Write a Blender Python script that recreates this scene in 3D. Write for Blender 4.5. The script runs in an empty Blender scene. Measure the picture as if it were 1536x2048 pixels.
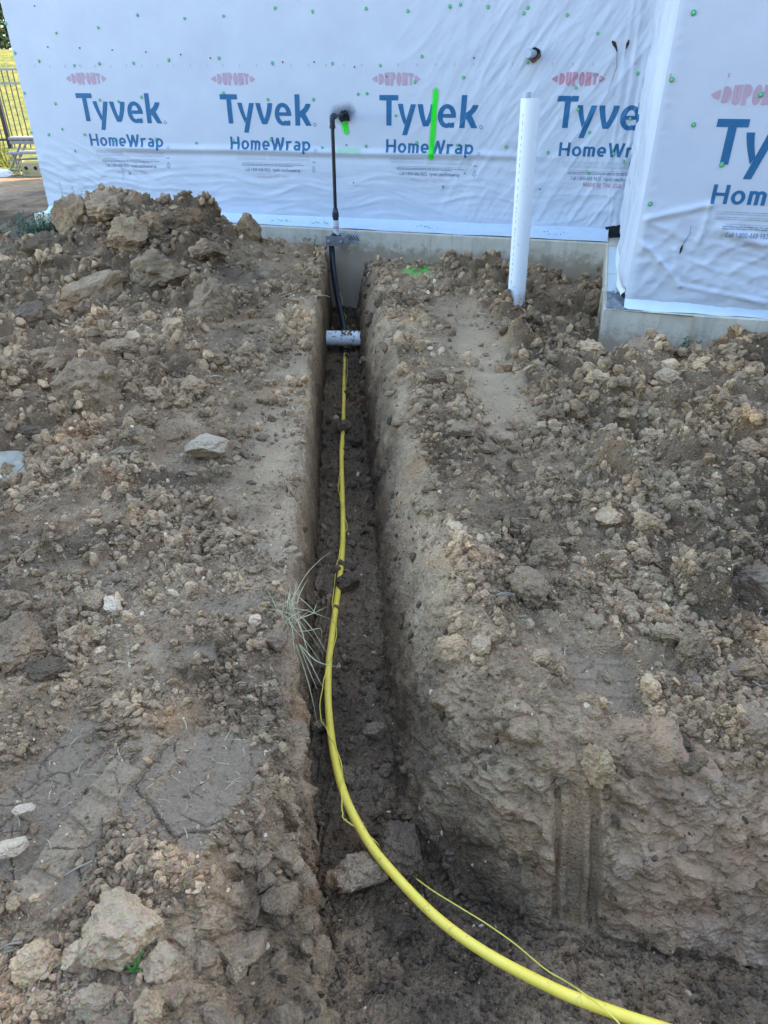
import bpy, bmesh, math, random
import numpy as np
from mathutils import Vector, Matrix, noise as mnoise

R = math.radians
random.seed(7)
rng = np.random.default_rng(7)
sc = bpy.context.scene
COL = sc.collection

# ------------------------------------------------------------------ camera, sky, sun, exposure
PITCH = R(32.2); CAMZ = 1.55; FPX = 1375.0
cam_d = bpy.data.cameras.new('camera'); cam = bpy.data.objects.new('camera', cam_d); COL.objects.link(cam)
cam.location = (0, 0, CAMZ); cam.rotation_euler = (R(90) - PITCH, 0, 0)
cam_d.sensor_fit = 'VERTICAL'; cam_d.sensor_height = 24.0; cam_d.lens = FPX / 2048 * 24.0
cam_d.clip_start = 0.05; cam_d.clip_end = 600
sc.camera = cam
SUN_EL = R(33); SUN_AZ = R(52)             # azimuth from +Y towards +X: the house shades the near ground
world = bpy.data.worlds.new('World'); sc.world = world; world.use_nodes = True
wn = world.node_tree.nodes; wl = world.node_tree.links
bgn = wn['Background']
sky = wn.new('ShaderNodeTexSky'); sky.sky_type = 'NISHITA'; sky.sun_disc = False
sky.sun_elevation = SUN_EL; sky.sun_rotation = SUN_AZ
sky.air_density = 1.0; sky.dust_density = 0.6; sky.ozone_density = 1.0
wl.new(sky.outputs[0], bgn.inputs[0]); bgn.inputs[1].default_value = 0.15
sun_d = bpy.data.lights.new('sun', 'SUN'); sun_d.energy = 3.2; sun_d.angle = R(0.5); sun_d.color = (1.0, 0.93, 0.82)
sun = bpy.data.objects.new('sun', sun_d); COL.objects.link(sun)
sdir = Vector((math.sin(SUN_AZ) * math.cos(SUN_EL), math.cos(SUN_AZ) * math.cos(SUN_EL), math.sin(SUN_EL)))
sun.rotation_euler = sdir.to_track_quat('Z', 'Y').to_euler(); sun.location = (8, 12, 14)
sc.view_settings.view_transform = 'Standard'; sc.view_settings.look = 'None'
sc.view_settings.gamma = 1.0; sc.view_settings.exposure = 3.0; sc.view_settings.use_curve_mapping = False

# ------------------------------------------------------------------ measuring helpers
_c, _s = math.cos(PITCH), math.sin(PITCH)
def ray(px, py):
    u = (px - 768) / FPX; v = (py - 1024) / FPX
    return np.array([u, _c - v * _s, -_s - v * _c])
CO = np.array([0, 0, CAMZ])
def at_z(px, py, z):
    d = ray(px, py); return d * ((z - CAMZ) / d[2]) + CO
def at_y(px, py, y):
    d = ray(px, py); return d * (y / d[1]) + CO

# ------------------------------------------------------------------ noise (numpy)
def _hash(ix, iy, seed):
    h = (ix.astype(np.int64) * 374761393 + iy.astype(np.int64) * 668265263 + seed * 1442695041) & 0xFFFFFFFF
    h = ((h ^ (h >> 13)) * 1274126177) & 0xFFFFFFFF
    h = ((h ^ (h >> 16)) * 2246822519) & 0xFFFFFFFF
    return (h ^ (h >> 15)) & 0xFFFFFFFF
def hrand(ix, iy, seed): return (_hash(ix, iy, seed).astype(np.float64) / 4294967295.0)
def gnoise(x, y, seed=0):
    x = np.asarray(x, float); y = np.asarray(y, float)
    ix = np.floor(x); iy = np.floor(y); fx = x - ix; fy = y - iy
    ux = fx * fx * fx * (fx * (fx * 6 - 15) + 10); uy = fy * fy * fy * (fy * (fy * 6 - 15) + 10)
    def g(dx, dy):
        a = hrand(ix + dx, iy + dy, seed) * 2 * math.pi
        return np.cos(a) * (fx - dx) + np.sin(a) * (fy - dy)
    a = g(0, 0); b = g(1, 0); c = g(0, 1); d = g(1, 1)
    return 1.4 * ((a + (b - a) * ux) + ((c + (d - c) * ux) - (a + (b - a) * ux)) * uy)
def fbm(x, y, seed=0, octv=4, gain=0.5):
    t = 0; a = 1.0; f = 1.0
    for k in range(octv):
        t = t + a * gnoise(x * f, y * f, seed + k * 17); a *= gain; f *= 2.03
    return t
def ridged(x, y, seed=0, octv=3, p=2.0):
    t = 0; a = 1.0; f = 1.0
    for k in range(octv):
        t = t + a * (1 - np.minimum(1, np.abs(gnoise(x * f, y * f, seed + k * 13)) * 1.6)) ** p; a *= 0.5; f *= 2.1
    return t
def clods(x, y, cell, seed, fill=0.8):
    """height field of half-buried angular lumps, one per jittered cell"""
    X = x / cell; Y = y / cell
    ix0 = np.floor(X); iy0 = np.floor(Y)
    best = np.zeros_like(X)
    for dx in (-1, 0, 1):
        for dy in (-1, 0, 1):
            ix = ix0 + dx; iy = iy0 + dy
            r1 = hrand(ix, iy, seed); r2 = hrand(ix, iy, seed + 1); r3 = hrand(ix, iy, seed + 2); r4 = hrand(ix, iy, seed + 3); r5 = hrand(ix, iy, seed + 4)
            px = X - (ix + 0.1 + 0.8 * r1); py = Y - (iy + 0.1 + 0.8 * r2)
            rad = 0.25 + 0.5 * r3 ** 1.5
            ca = np.cos(r4 * 6.283); sa = np.sin(r4 * 6.283)
            qx = (px * ca + py * sa) / rad; qy = (-px * sa + py * ca) / (rad * (0.6 + 0.4 * r5))
            d2 = np.maximum(np.abs(qx) * 0.75 + np.abs(qy) * 0.55, np.sqrt(qx * qx + qy * qy)) ** 2
            tilt = 1 + 0.35 * (qx * (r5 - .5) + qy * (r1 - .5)) * 2
            h = np.clip(1 - d2, 0, 1) ** 0.72 * rad * 1.1 * tilt * (0.55 + 0.6 * r2)
            h = np.minimum(h, rad * (0.45 + 0.4 * r4))
            h = np.where(hrand(ix, iy, seed + 5) < fill, h, 0)
            best = np.maximum(best, h)
    return best * cell
def cracks(x, y, cell, seed, width):
    X = x / cell; Y = y / cell
    ix0 = np.floor(X); iy0 = np.floor(Y)
    f1 = np.full_like(X, 9.0); f2 = np.full_like(X, 9.0)
    for dx in (-1, 0, 1):
        for dy in (-1, 0, 1):
            ix = ix0 + dx; iy = iy0 + dy
            px = X - (ix + hrand(ix, iy, seed)); py = Y - (iy + hrand(ix, iy, seed + 1))
            d = np.sqrt(px * px + py * py)
            f2 = np.minimum(f2, np.maximum(f1, d)); f1 = np.minimum(f1, d)
    return np.clip(1 - (f2 - f1) * cell / width, 0, 1)
def sstep(a, b, x):
    t = np.clip((x - a) / (b - a), 0, 1); return t * t * (3 - 2 * t)
def blob(x, y, cx, cy, rx, ry, rot=0.0):
    ca, sa = math.cos(rot), math.sin(rot)
    qx = ((x - cx) * ca + (y - cy) * sa) / rx; qy = (-(x - cx) * sa + (y - cy) * ca) / ry
    return np.exp(-(qx * qx + qy * qy))
def plate(x, y, cx, cy, rx, ry, rot=0.0, edge=0.25):
    ca, sa = math.cos(rot), math.sin(rot)
    qx = np.abs((x - cx) * ca + (y - cy) * sa) / rx; qy = np.abs(-(x - cx) * sa + (y - cy) * ca) / ry
    return 1 - sstep(1 - edge, 1, np.maximum(qx, qy))

# ------------------------------------------------------------------ object helpers
def link(o, parent=None):
    COL.objects.link(o)
    if parent is not None: o.parent = parent
    return o
def mesh_obj(name, verts, faces, m=None, parent=None, smooth=False):
    me = bpy.data.meshes.new(name); me.from_pydata([tuple(map(float, v)) for v in verts], [], faces); me.update()
    if m: me.materials.append(m)
    if smooth: me.polygons.foreach_set('use_smooth', [True] * len(me.polygons))
    return link(bpy.data.objects.new(name, me), parent)
def grid_obj(name, P, m=None, parent=None, smooth=True):
    """P: rows x cols x 3 array -> one quad sheet"""
    nr, nc = P.shape[:2]
    idx = np.arange(nr * nc).reshape(nr, nc)
    q = np.stack([idx[:-1, :-1], idx[:-1, 1:], idx[1:, 1:], idx[1:, :-1]], -1).reshape(-1, 4)
    me = bpy.data.meshes.new(name)
    me.vertices.add(nr * nc); me.vertices.foreach_set('co', P.reshape(-1).astype(np.float32))
    n = len(q); me.loops.add(n * 4); me.loops.foreach_set('vertex_index', q.reshape(-1).astype(np.int32))
    me.polygons.add(n); me.polygons.foreach_set('loop_start', np.arange(0, n * 4, 4, dtype=np.int32))
    me.polygons.foreach_set('use_smooth', np.full(n, smooth))
    me.update(calc_edges=True); me.validate()
    if m: me.materials.append(m)
    return link(bpy.data.objects.new(name, me), parent)
def tag(o, label=None, cat=None, group=None, kind=None):
    if label: o['label'] = label
    if cat: o['category'] = cat
    if group: o['group'] = group
    if kind: o['kind'] = kind
    return o
def empty(name, loc, label, cat, group=None):
    o = bpy.data.objects.new(name, None); o.location = tuple(map(float, loc)); o.empty_display_size = 0.1
    link(o); return tag(o, label, cat, group)
class MB:
    """collects shapes, builds ONE mesh object; coordinates are world, shifted to the parent's place"""
    def __init__(self): self.v = []; self.f = []
    def add(self, v, f):
        b = len(self.v); self.v += [tuple(map(float, p)) for p in v]; self.f += [tuple(i + b for i in q) for q in f]
    def box(self, c, size, ax=None):
        c = np.array(c, float); h = np.array(size, float) / 2
        A = np.eye(3) if ax is None else np.array(ax, float)
        v = [c + A[0] * h[0] * sx + A[1] * h[1] * sy + A[2] * h[2] * sz for sx in (-1, 1) for sy in (-1, 1) for sz in (-1, 1)]
        self.add(v, [(0, 1, 3, 2), (4, 6, 7, 5), (0, 4, 5, 1), (2, 3, 7, 6), (0, 2, 6, 4), (1, 5, 7, 3)])
    def tube(self, pts, rad, n=12, caps=True):
        pts = [np.array(p, float) for p in pts]; N = len(pts)
        rr = rad if hasattr(rad, '__len__') else [rad] * N
        v = []; up = None
        for i, p in enumerate(pts):
            t = pts[min(i + 1, N - 1)] - pts[max(i - 1, 0)]; t = t / (np.linalg.norm(t) + 1e-12)
            if up is None:
                up = np.array([0, 0, 1.0]) if abs(t[2]) < 0.9 else np.array([1.0, 0, 0])
            a = up - t * (up @ t); a /= np.linalg.norm(a); up = a; b = np.cross(t, a)
            for k in range(n):
                an = 2 * math.pi * k / n; v.append(p + (a * math.cos(an) + b * math.sin(an)) * rr[i])
        f = [(i * n + k, i * n + (k + 1) % n, (i + 1) * n + (k + 1) % n, (i + 1) * n + k) for i in range(N - 1) for k in range(n)]
        if caps: f += [tuple(range(n - 1, -1, -1)), tuple((N - 1) * n + k for k in range(n))]
        self.add(v, f)
    def build(self, name, m, parent=None, smooth=False, bevel=0.0):
        off = np.array(parent_loc(parent))
        o = mesh_obj(name, [np.array(p) - off for p in self.v], self.f, m, parent, smooth)
        if smooth: o.data.set_sharp_from_angle(angle=R(40))
        if bevel:
            md = o.modifiers.new('b', 'BEVEL'); md.width = bevel; md.segments = 2; md.limit_method = 'ANGLE'
        return o
def parent_loc(p):
    t = np.zeros(3)
    while p is not None:
        t = t + np.array(p.location); p = p.parent
    return t
def spline(pts, step=0.02):
    P = [np.array(p, float) for p in pts]; P = [2 * P[0] - P[1]] + P + [2 * P[-1] - P[-2]]; out = []
    for i in range(1, len(P) - 2):
        n = max(2, int(np.linalg.norm(P[i + 1] - P[i]) / step))
        for k in range(n):
            t = k / n
            out.append(0.5 * ((2 * P[i]) + (-P[i - 1] + P[i + 1]) * t + (2 * P[i - 1] - 5 * P[i] + 4 * P[i + 1] - P[i + 2]) * t * t
                              + (-P[i - 1] + 3 * P[i] - 3 * P[i + 1] + P[i + 2]) * t ** 3))
    out.append(P[-2]); return out

# ------------------------------------------------------------------ materials
class N:
    """tiny node-graph builder"""
    def __init__(self, name):
        self.m = bpy.data.materials.new(name); self.m.use_nodes = True
        self.t = self.m.node_tree; self.b = self.t.nodes['Principled BSDF']; self.co = None
    def n(self, typ, **kw):
        x = self.t.nodes.new(typ)
        for k, v in kw.items():
            if k.startswith('i_'): x.inputs[int(k[2:])].default_value = v
            else: setattr(x, k, v)
        return x
    def l(self, a, b): self.t.links.new(a, b)
    def coord(self, which='Object'):
        if self.co is None: self.co = self.n('ShaderNodeTexCoord')
        return self.co.outputs[which]
    def noise(self, scale, detail=4, rough=0.55, vec=None, dist=0.0):
        x = self.n('ShaderNodeTexNoise'); x.inputs['Scale'].default_value = scale; x.inputs['Detail'].default_value = detail
        x.inputs['Roughness'].default_value = rough; x.inputs['Distortion'].default_value = dist
        self.l(vec or self.coord(), x.inputs['Vector']); return x.outputs['Fac']
    def voro(self, scale, feature='F1', vec=None, out='Distance'):
        x = self.n('ShaderNodeTexVoronoi'); x.feature = feature; x.inputs['Scale'].default_value = scale
        self.l(vec or self.coord(), x.inputs['Vector']); return x.outputs[out]
    def ramp(self, fac, stops, interp='LINEAR'):
        x = self.n('ShaderNodeValToRGB'); x.color_ramp.interpolation = interp; e = x.color_ramp.elements
        while len(e) < len(stops): e.new(0.5)
        for k, (p, c) in enumerate(stops):
            e[k].position = p; e[k].color = (c, c, c, 1) if not hasattr(c, '__len__') else (*c, 1)
        self.l(fac, x.inputs[0]); return x.outputs[0]
    def mix(self, fac, a, b, mode='MIX'):
        x = self.n('ShaderNodeMix', data_type='RGBA', blend_type=mode)
        for s, val in ((0, fac), (6, a), (7, b)):
            if hasattr(val, 'is_linked'): self.l(val, x.inputs[s])
            elif hasattr(val, '__len__'): x.inputs[s].default_value = (*val, 1)
            else: x.inputs[s].default_value = val
        return x.outputs[2]
    def math(self, op, a, b=0.0):
        x = self.n('ShaderNodeMath', operation=op)
        for s, val in ((0, a), (1, b)):
            if hasattr(val, 'is_linked'): self.l(val, x.inputs[s])
            else: x.inputs[s].default_value = val
        return x.outputs[0]
    def bump(self, height, strength=0.5, dist=0.01, prev=None):
        x = self.n('ShaderNodeBump'); x.inputs['Strength'].default_value = strength; x.inputs['Distance'].default_value = dist
        self.l(height, x.inputs['Height'])
        if prev is not None: self.l(prev, x.inputs['Normal'])
        return x.outputs[0]
    def out(self, col=None, rough=None, nrm=None, metal=0.0, spec=0.3):
        for key, val in (('Base Color', col), ('Roughness', rough), ('Normal', nrm)):
            if val is None: continue
            if hasattr(val, 'is_linked'): self.l(val, self.b.inputs[key])
            elif key == 'Base Color': self.b.inputs[key].default_value = (*val, 1)
            else: self.b.inputs[key].default_value = val
        self.b.inputs['Metallic'].default_value = metal; self.b.inputs['Specular IOR Level'].default_value = spec
        return self.m

def soil_mat(name, dark, mid, light, per_object=True, attrs=False, toned=True):
    k = N(name); k.wpos = k.n('ShaderNodeNewGeometry').outputs['Position']; k.coord = lambda which='Object': k.wpos
    big = k.noise(1.3, 5, 0.6); med = k.noise(9, 5, 0.65); fine = k.noise(70, 5, 0.7); grit = k.noise(330, 2, 0.6)
    f = k.math('ADD', k.math('MULTIPLY', big, 0.42), k.math('ADD', k.math('MULTIPLY', med, 0.30), k.math('MULTIPLY', fine, 0.30)))
    col = k.ramp(f, [(0.36, dark), (0.50, mid), (0.66, light)])
    # reddish clay patches
    red = k.ramp(k.noise(2.7, 3, 0.5), [(0.56, 0.0), (0.70, 0.55)])
    col = k.mix(red, col, tuple(c * t for c, t in zip(mid, (1.22, 1.0, 0.80))))
    tone = k.math('ADD', k.math('MULTIPLY', k.noise(0.75, 3, 0.55), 0.55), k.math('MULTIPLY', k.noise(3.4, 4, 0.6), 0.45))
    tn = k.ramp(tone, [(0.36, (0.50, 0.51, 0.53)), (0.50, (0.90, 0.90, 0.90)), (0.64, (1.18, 1.165, 1.14))])
    col = k.mix(1.0 if toned else 0.15, col, tn, 'MULTIPLY')
    # pale mineral grit
    sp = k.ramp(grit, [(0.62, 0.0), (0.74, 0.45)])
    col = k.mix(sp, col, tuple(min(0.5, c * 1.7) for c in light))
    vc = k.voro(140, 'F1', out='Color')
    col = k.mix(0.16, col, k.mix(1.0, col, vc, 'MULTIPLY'))
    if attrs:
        a = k.n('ShaderNodeAttribute', attribute_name='smoothness').outputs['Fac']
        col = k.mix(k.math('MULTIPLY', a, 0.55), col, k.mix(k.math('MULTIPLY', fine, 1.0), mid, light))
        rg_ = k.n('ShaderNodeAttribute', attribute_name='turned').outputs['Fac']
        col = k.mix(rg_, col, k.mix(1.0, col, (0.56, 0.55, 0.55), 'MULTIPLY'))  # turned soil darkened: moisture, plus the shade of gaps put into the colour
        pl = k.n('ShaderNodeAttribute', attribute_name='plate').outputs['Fac']
        col = k.mix(k.math('MULTIPLY', pl, 0.75), col, k.mix(fine, (0.175, 0.118, 0.072), (0.30, 0.208, 0.13)))
        cl = k.n('ShaderNodeAttribute', attribute_name='clay').outputs['Fac']
        cc = k.ramp(k.noise(5, 3, 0.6), [(0.38, (0.46, 0.265, 0.145)), (0.55, (0.42, 0.255, 0.145)), (0.68, (0.40, 0.275, 0.185))])
        col = k.mix(k.math('MULTIPLY', cl, 0.85), col, cc)
        cl2 = k.n('ShaderNodeAttribute', attribute_name='damp_shade').outputs['Fac']
        col = k.mix(cl2, col, k.mix(1.0, col, (0.50, 0.48, 0.47), 'MULTIPLY'))  # moist soil and painted depth shade share this darkening
        cr = k.n('ShaderNodeAttribute', attribute_name='paint').outputs['Fac']
        col = k.mix(k.math('MULTIPLY', cr, k.ramp(med, [(0.45, 0.0), (0.55, 0.9)])), col, (0.03, 0.55, 0.05))
    if per_object:
        oi = k.n('ShaderNodeObjectInfo').outputs['Random']
        col = k.mix(1.0, col, k.ramp(oi, [(0.0, (0.66, 0.66, 0.67)), (0.45, (0.92, 0.92, 0.92)), (0.85, (1.18, 1.17, 1.14)), (0.97, (1.48, 1.46, 1.42))]), 'MULTIPLY')
    h = k.math('ADD', k.math('MULTIPLY', k.noise(42, 8, 0.72), 0.7), k.math('MULTIPLY', k.voro(120), 0.5))
    nb = k.bump(h, 0.9, 0.014); nb = k.bump(grit, 0.5, 0.003, nb)
    return k.out(col, 0.95, nb, spec=0.15)

DK, MD, LT = (0.165, 0.102, 0.056), (0.44, 0.278, 0.148), (0.68, 0.475, 0.28)
M = {}
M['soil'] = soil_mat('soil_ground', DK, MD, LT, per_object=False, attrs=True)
M['clod'] = soil_mat('soil_clod', tuple(c * 1.15 for c in DK), tuple(c * 1.08 for c in MD), tuple(c * 1.05 for c in LT))
M['clod_tan'] = soil_mat('tan_clod', (0.31, 0.197, 0.108), (0.50, 0.325, 0.182), (0.64, 0.455, 0.275))
M['clod_red'] = soil_mat('reddish_clod', (0.24, 0.145, 0.082), (0.37, 0.24, 0.145), (0.46, 0.33, 0.215))
M['clod_dark'] = soil_mat('dark_clod', (0.13, 0.082, 0.048), (0.22, 0.143, 0.084), (0.32, 0.222, 0.134))
M['clod_pale'] = soil_mat('pale_stone', (0.55, 0.375, 0.215), (0.76, 0.54, 0.335), (0.84, 0.64, 0.42), toned=False)

k = N('tyvek'); nb = k.bump(k.noise(28, 4, 0.6), 0.12, 0.01); nb = k.bump(k.noise(260, 2, 0.5), 0.08, 0.002, nb)
col = k.ramp(k.noise(3, 4, 0.6), [(0.3, (0.53, 0.555, 0.605)), (0.7, (0.58, 0.605, 0.65))])
col = k.mix(k.ramp(k.noise(1.1, 5, 0.65), [(0.60, 0.0), (0.85, 0.25)]), col, (0.62, 0.60, 0.57))
M['wrap'] = k.out(col, 0.55, nb, spec=0.35)
def flat(name, c, rough=0.6, metal=0.0, spec=0.3, var=0.0, scale=20, bump=0.0):
    k = N(name); col = c
    if var: col = k.ramp(k.noise(scale, 4, 0.6), [(0.3, tuple(x * (1 - var) for x in c)), (0.7, tuple(min(1, x * (1 + var)) for x in c))])
    nb = k.bump(k.noise(scale * 3, 4, 0.6), bump, 0.005) if bump else None
    return k.out(col, rough, nb, metal, spec)
M['ink_blue'] = flat('blue_ink', (0.024, 0.135, 0.275), 0.5, var=0.1, scale=12)
M['ink_pink'] = flat('faded_red_ink', (0.50, 0.335, 0.40), 0.6, var=0.06, scale=15)
M['ink_pink2'] = flat('red_ink', (0.52, 0.25, 0.31), 0.6, var=0.1, scale=15)
M['ink_grey'] = flat('grey_ink', (0.20, 0.25, 0.32), 0.6)
M['ink_pale'] = flat('pale_ink', (0.60, 0.53, 0.57), 0.6)
M['ink_fine'] = flat('fine_print_ink', (0.40, 0.43, 0.48), 0.6)
M['ink_green'] = flat('green_ink', (0.04, 0.30, 0.16), 0.5)
M['cap'] = flat('green_plastic_cap', (0.07, 0.40, 0.16), 0.4, spec=0.5)
M['cap_mid'] = flat('cap_centre', (0.25, 0.62, 0.34), 0.4, spec=0.5)
M['nail'] = flat('nail_steel', (0.06, 0.06, 0.07), 0.5, 0.6)
M['dark_gap'] = flat('dark_sheathing', (0.02, 0.019, 0.022), 0.9)
M['hdpe'] = flat('black_pipe', (0.012, 0.014, 0.02), 0.42, spec=0.5, var=0.2, scale=30)
M['fitting'] = flat('painted_iron', (0.03, 0.035, 0.045), 0.5, 0.3, 0.5, var=0.25, scale=40, bump=0.2)
M['label'] = flat('clear_sleeve_label', (0.62, 0.62, 0.62), 0.3, spec=0.5, var=0.3, scale=60)
M['galv'] = flat('galvanised_steel', (0.42, 0.43, 0.45), 0.45, 0.25, var=0.15, scale=30)
M['galv_dark'] = flat('bracket_stripe', (0.05, 0.05, 0.055), 0.6)
M['flash'] = flat('flashing_membrane', (0.60, 0.67, 0.74), 0.4, spec=0.4, var=0.05, scale=9, bump=0.1)
M['paint_dark'] = flat('foam_sealant', (0.02, 0.02, 0.022), 0.8, var=0.4, scale=40, bump=0.5)
M['mortar'] = flat('grey_mortar', (0.20, 0.20, 0.20), 0.95, var=0.25, scale=25, bump=0.8)
M['roofing'] = flat('roof_shingle', (0.07, 0.065, 0.06), 0.9)
M['conduit'] = flat('grey_conduit', (0.42, 0.46, 0.52), 0.45, spec=0.4)
M['straw'] = flat('dry_straw', (0.46, 0.36, 0.22), 0.8, var=0.35, scale=9)
M['root'] = flat('dry_root', (0.30, 0.245, 0.17), 0.85, var=0.25, scale=30)
M['dry_blade'] = flat('dry_grass_blade', (0.48, 0.42, 0.23), 0.7, var=0.25, scale=18)
M['green_blade'] = flat('green_blade', (0.10, 0.26, 0.05), 0.55, var=0.25, scale=30)
M['weed'] = flat('weed_leaf', (0.075, 0.125, 0.06), 0.6, var=0.35, scale=14)
M['fence'] = flat('fence_metal', (0.03, 0.026, 0.028), 0.5, 0.5)
M['alu'] = flat('aluminium', (0.22, 0.21, 0.20), 0.55, 0.3, var=0.15, scale=20)
M['block'] = flat('pale_block', (0.34, 0.28, 0.16), 0.9, var=0.15, scale=20, bump=0.5)
M['paper'] = flat('white_plastic', (0.75, 0.74, 0.72), 0.6)
M['bark'] = flat('bark', (0.05, 0.038, 0.028), 0.9, var=0.4, scale=12, bump=0.8)
M['leaf'] = flat('tree_leaf', (0.045, 0.07, 0.022), 0.6, var=0.4, scale=3)
M['brown'] = flat('torn_edge', (0.20, 0.11, 0.07), 0.9, var=0.3, scale=60)
M['stain'] = flat('rust_stain', (0.05, 0.028, 0.02), 0.9, var=0.3, scale=60)
M['stain_pale'] = flat('rust_run', (0.42, 0.36, 0.36), 0.8)
# yellow pipe with scuffs
k = N('yellow_pe'); col = k.ramp(k.noise(14, 4, 0.6), [(0.3, (0.94, 0.62, 0.06)), (0.7, (0.98, 0.70, 0.10))])
col = k.mix(k.ramp(k.noise(38, 5, 0.7), [(0.58, 0.0), (0.70, 0.6)]), col, (0.34, 0.25, 0.10))
col = k.mix(k.ramp(k.noise(7, 6, 0.72), [(0.58, 0.0), (0.66, 0.7)]), col, (0.30, 0.21, 0.115))
M['yellow'] = k.out(col, 0.42, k.bump(k.noise(60, 3, 0.5), 0.06, 0.002), spec=0.45)
M['wire'] = flat('yellow_wire', (0.84, 0.66, 0.09), 0.4, spec=0.4)
# pvc with dirt
def pvc(name, lo, hi, base):
    k = N(name); d = k.ramp(k.noise(22, 6, 0.68), [(lo, 0.0), (hi, 0.9)])
    col = k.mix(d, base, (0.30, 0.22, 0.13))
    if base[2] < .82:
        sz = k.n('ShaderNodeSeparateXYZ'); k.l(k.coord(), sz.inputs[0])
        mud = k.math('ADD', k.math('MULTIPLY', sz.outputs[2], -2.4), k.math('MULTIPLY', k.noise(16, 6, 0.72), 1.3))
        col = k.mix(k.ramp(mud, [(0.42, 0.0), (0.75, 0.8)]), col, (0.36, 0.27, 0.165))
    return k.out(col, 0.5, k.bump(k.noise(50, 4, 0.6), 0.12, 0.003), spec=0.4)
M['pvc'] = pvc('white_pvc', 0.62, 0.80, (0.78, 0.80, 0.80))
M['pvc_dirty'] = pvc('soiled_pvc', 0.535, 0.60, (0.97, 0.95, 0.90))
# concrete
k = N('concrete'); f = k.noise(6, 6, 0.65)
col = k.ramp(f, [(0.3, (0.50, 0.435, 0.33)), (0.55, (0.61, 0.53, 0.405)), (0.75, (0.68, 0.61, 0.48))])
mp = k.n('ShaderNodeMapping'); mp.inputs['Scale'].default_value = (5, 5, 0.5); k.l(k.coord(), mp.inputs['Vector'])
st = k.ramp(k.noise(2.0, 4, 0.6, vec=mp.outputs[0]), [(0.52, 0.0), (0.68, 0.55)])
col = k.mix(st, col, (0.36, 0.335, 0.27))
col = k.mix(k.ramp(k.noise(90, 2, 0.5), [(0.70, 0.0), (0.76, 0.6)]), col, (0.14, 0.135, 0.125))
sz = k.n('ShaderNodeSeparateXYZ'); k.l(k.coord(), sz.inputs[0])
mud = k.math('ADD', k.math('MULTIPLY', sz.outputs[2], -3.2), k.math('MULTIPLY', k.noise(9, 6, 0.72), 1.6))
col = k.mix(k.ramp(mud, [(0.66, 0.0), (1.0, 0.8)]), col, (0.33, 0.24, 0.15))
nb = k.bump(k.noise(18, 6, 0.65), 0.25, 0.02); nb = k.bump(k.voro(38), 0.18, 0.006, nb)
M['concrete'] = k.out(col, 0.9, nb, spec=0.2)
# cover lid : grey concrete with turquoise-white paint
k = N('cover_lid'); col = k.ramp(k.noise(20, 5, 0.65), [(0.3, (0.22, 0.18, 0.125)), (0.7, (0.36, 0.30, 0.215))])
sx = k.n('ShaderNodeSeparateXYZ'); k.l(k.coord(), sx.inputs[0])
e = k.math('ADD', k.math('ADD', k.math('MULTIPLY', sx.outputs[0], -5.0), k.math('MULTIPLY', sx.outputs[1], -6.5)), k.math('MULTIPLY', k.noise(24, 4, 0.6), 0.5))
col = k.mix(k.ramp(e, [(0.46, 0.0), (0.54, 1.0)]), col, (0.55, 0.66, 0.60))
M['lid'] = k.out(col, 0.85, k.bump(k.noise(60, 4, 0.6), 0.3, 0.004), spec=0.25)
# grass hill
k = N('lawn'); col = k.ramp(k.noise(2.2, 8, 0.75), [(0.36, (0.030, 0.045, 0.004)), (0.52, (0.13, 0.12, 0.006)), (0.68, (0.24, 0.175, 0.02))])
M['lawn'] = k.out(col, 0.9, k.bump(k.noise(8, 6, 0.7), 0.6, 0.15))
M['lawn_blade'] = flat('lawn_blade', (0.12, 0.12, 0.006), 0.7, var=0.6, scale=3)
# spray paint: soft-edged layers of real paint on the wrap (decal alpha follows its own coordinates)
def spray(name, colr, half_u, half_z, soft, dens=1.0, grain=60):
    k = N(name); sp_ = k.n('ShaderNodeSeparateXYZ'); k.l(k.coord('UV'), sp_.inputs[0])
    u = k.math('ABSOLUTE', k.math('SUBTRACT', sp_.outputs[0], 0.5)); v = k.math('ABSOLUTE', k.math('SUBTRACT', sp_.outputs[1], 0.5))
    # distance to a segment (rounded bar) in metres
    du = k.math('MULTIPLY', u, 2 * half_u); dv = k.math('MULTIPLY', v, 2 * half_z)
    if half_z >= half_u: a, b, L = du, dv, half_z - soft[1]
    else: a, b, L = dv, du, half_u - soft[1]
    bb = k.math('MAXIMUM', k.math('SUBTRACT', b, L), 0.0)
    d = k.math('SQRT', k.math('ADD', k.math('MULTIPLY', a, a), k.math('MULTIPLY', bb, bb)))
    d = k.math('ADD', d, k.math('MULTIPLY', k.math('SUBTRACT', k.noise(grain, 4, 0.7), 0.5), soft[2]))
    x = k.n('ShaderNodeMapRange', interpolation_type='SMOOTHSTEP'); k.l(d, x.inputs[0])
    x.inputs[1].default_value = soft[0]; x.inputs[2].default_value = soft[1]; x.inputs[3].default_value = dens; x.inputs[4].default_value = 0.0
    k.out(colr, 0.6, None); k.l(x.outputs[0], k.b.inputs['Alpha']); return k.m

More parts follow.
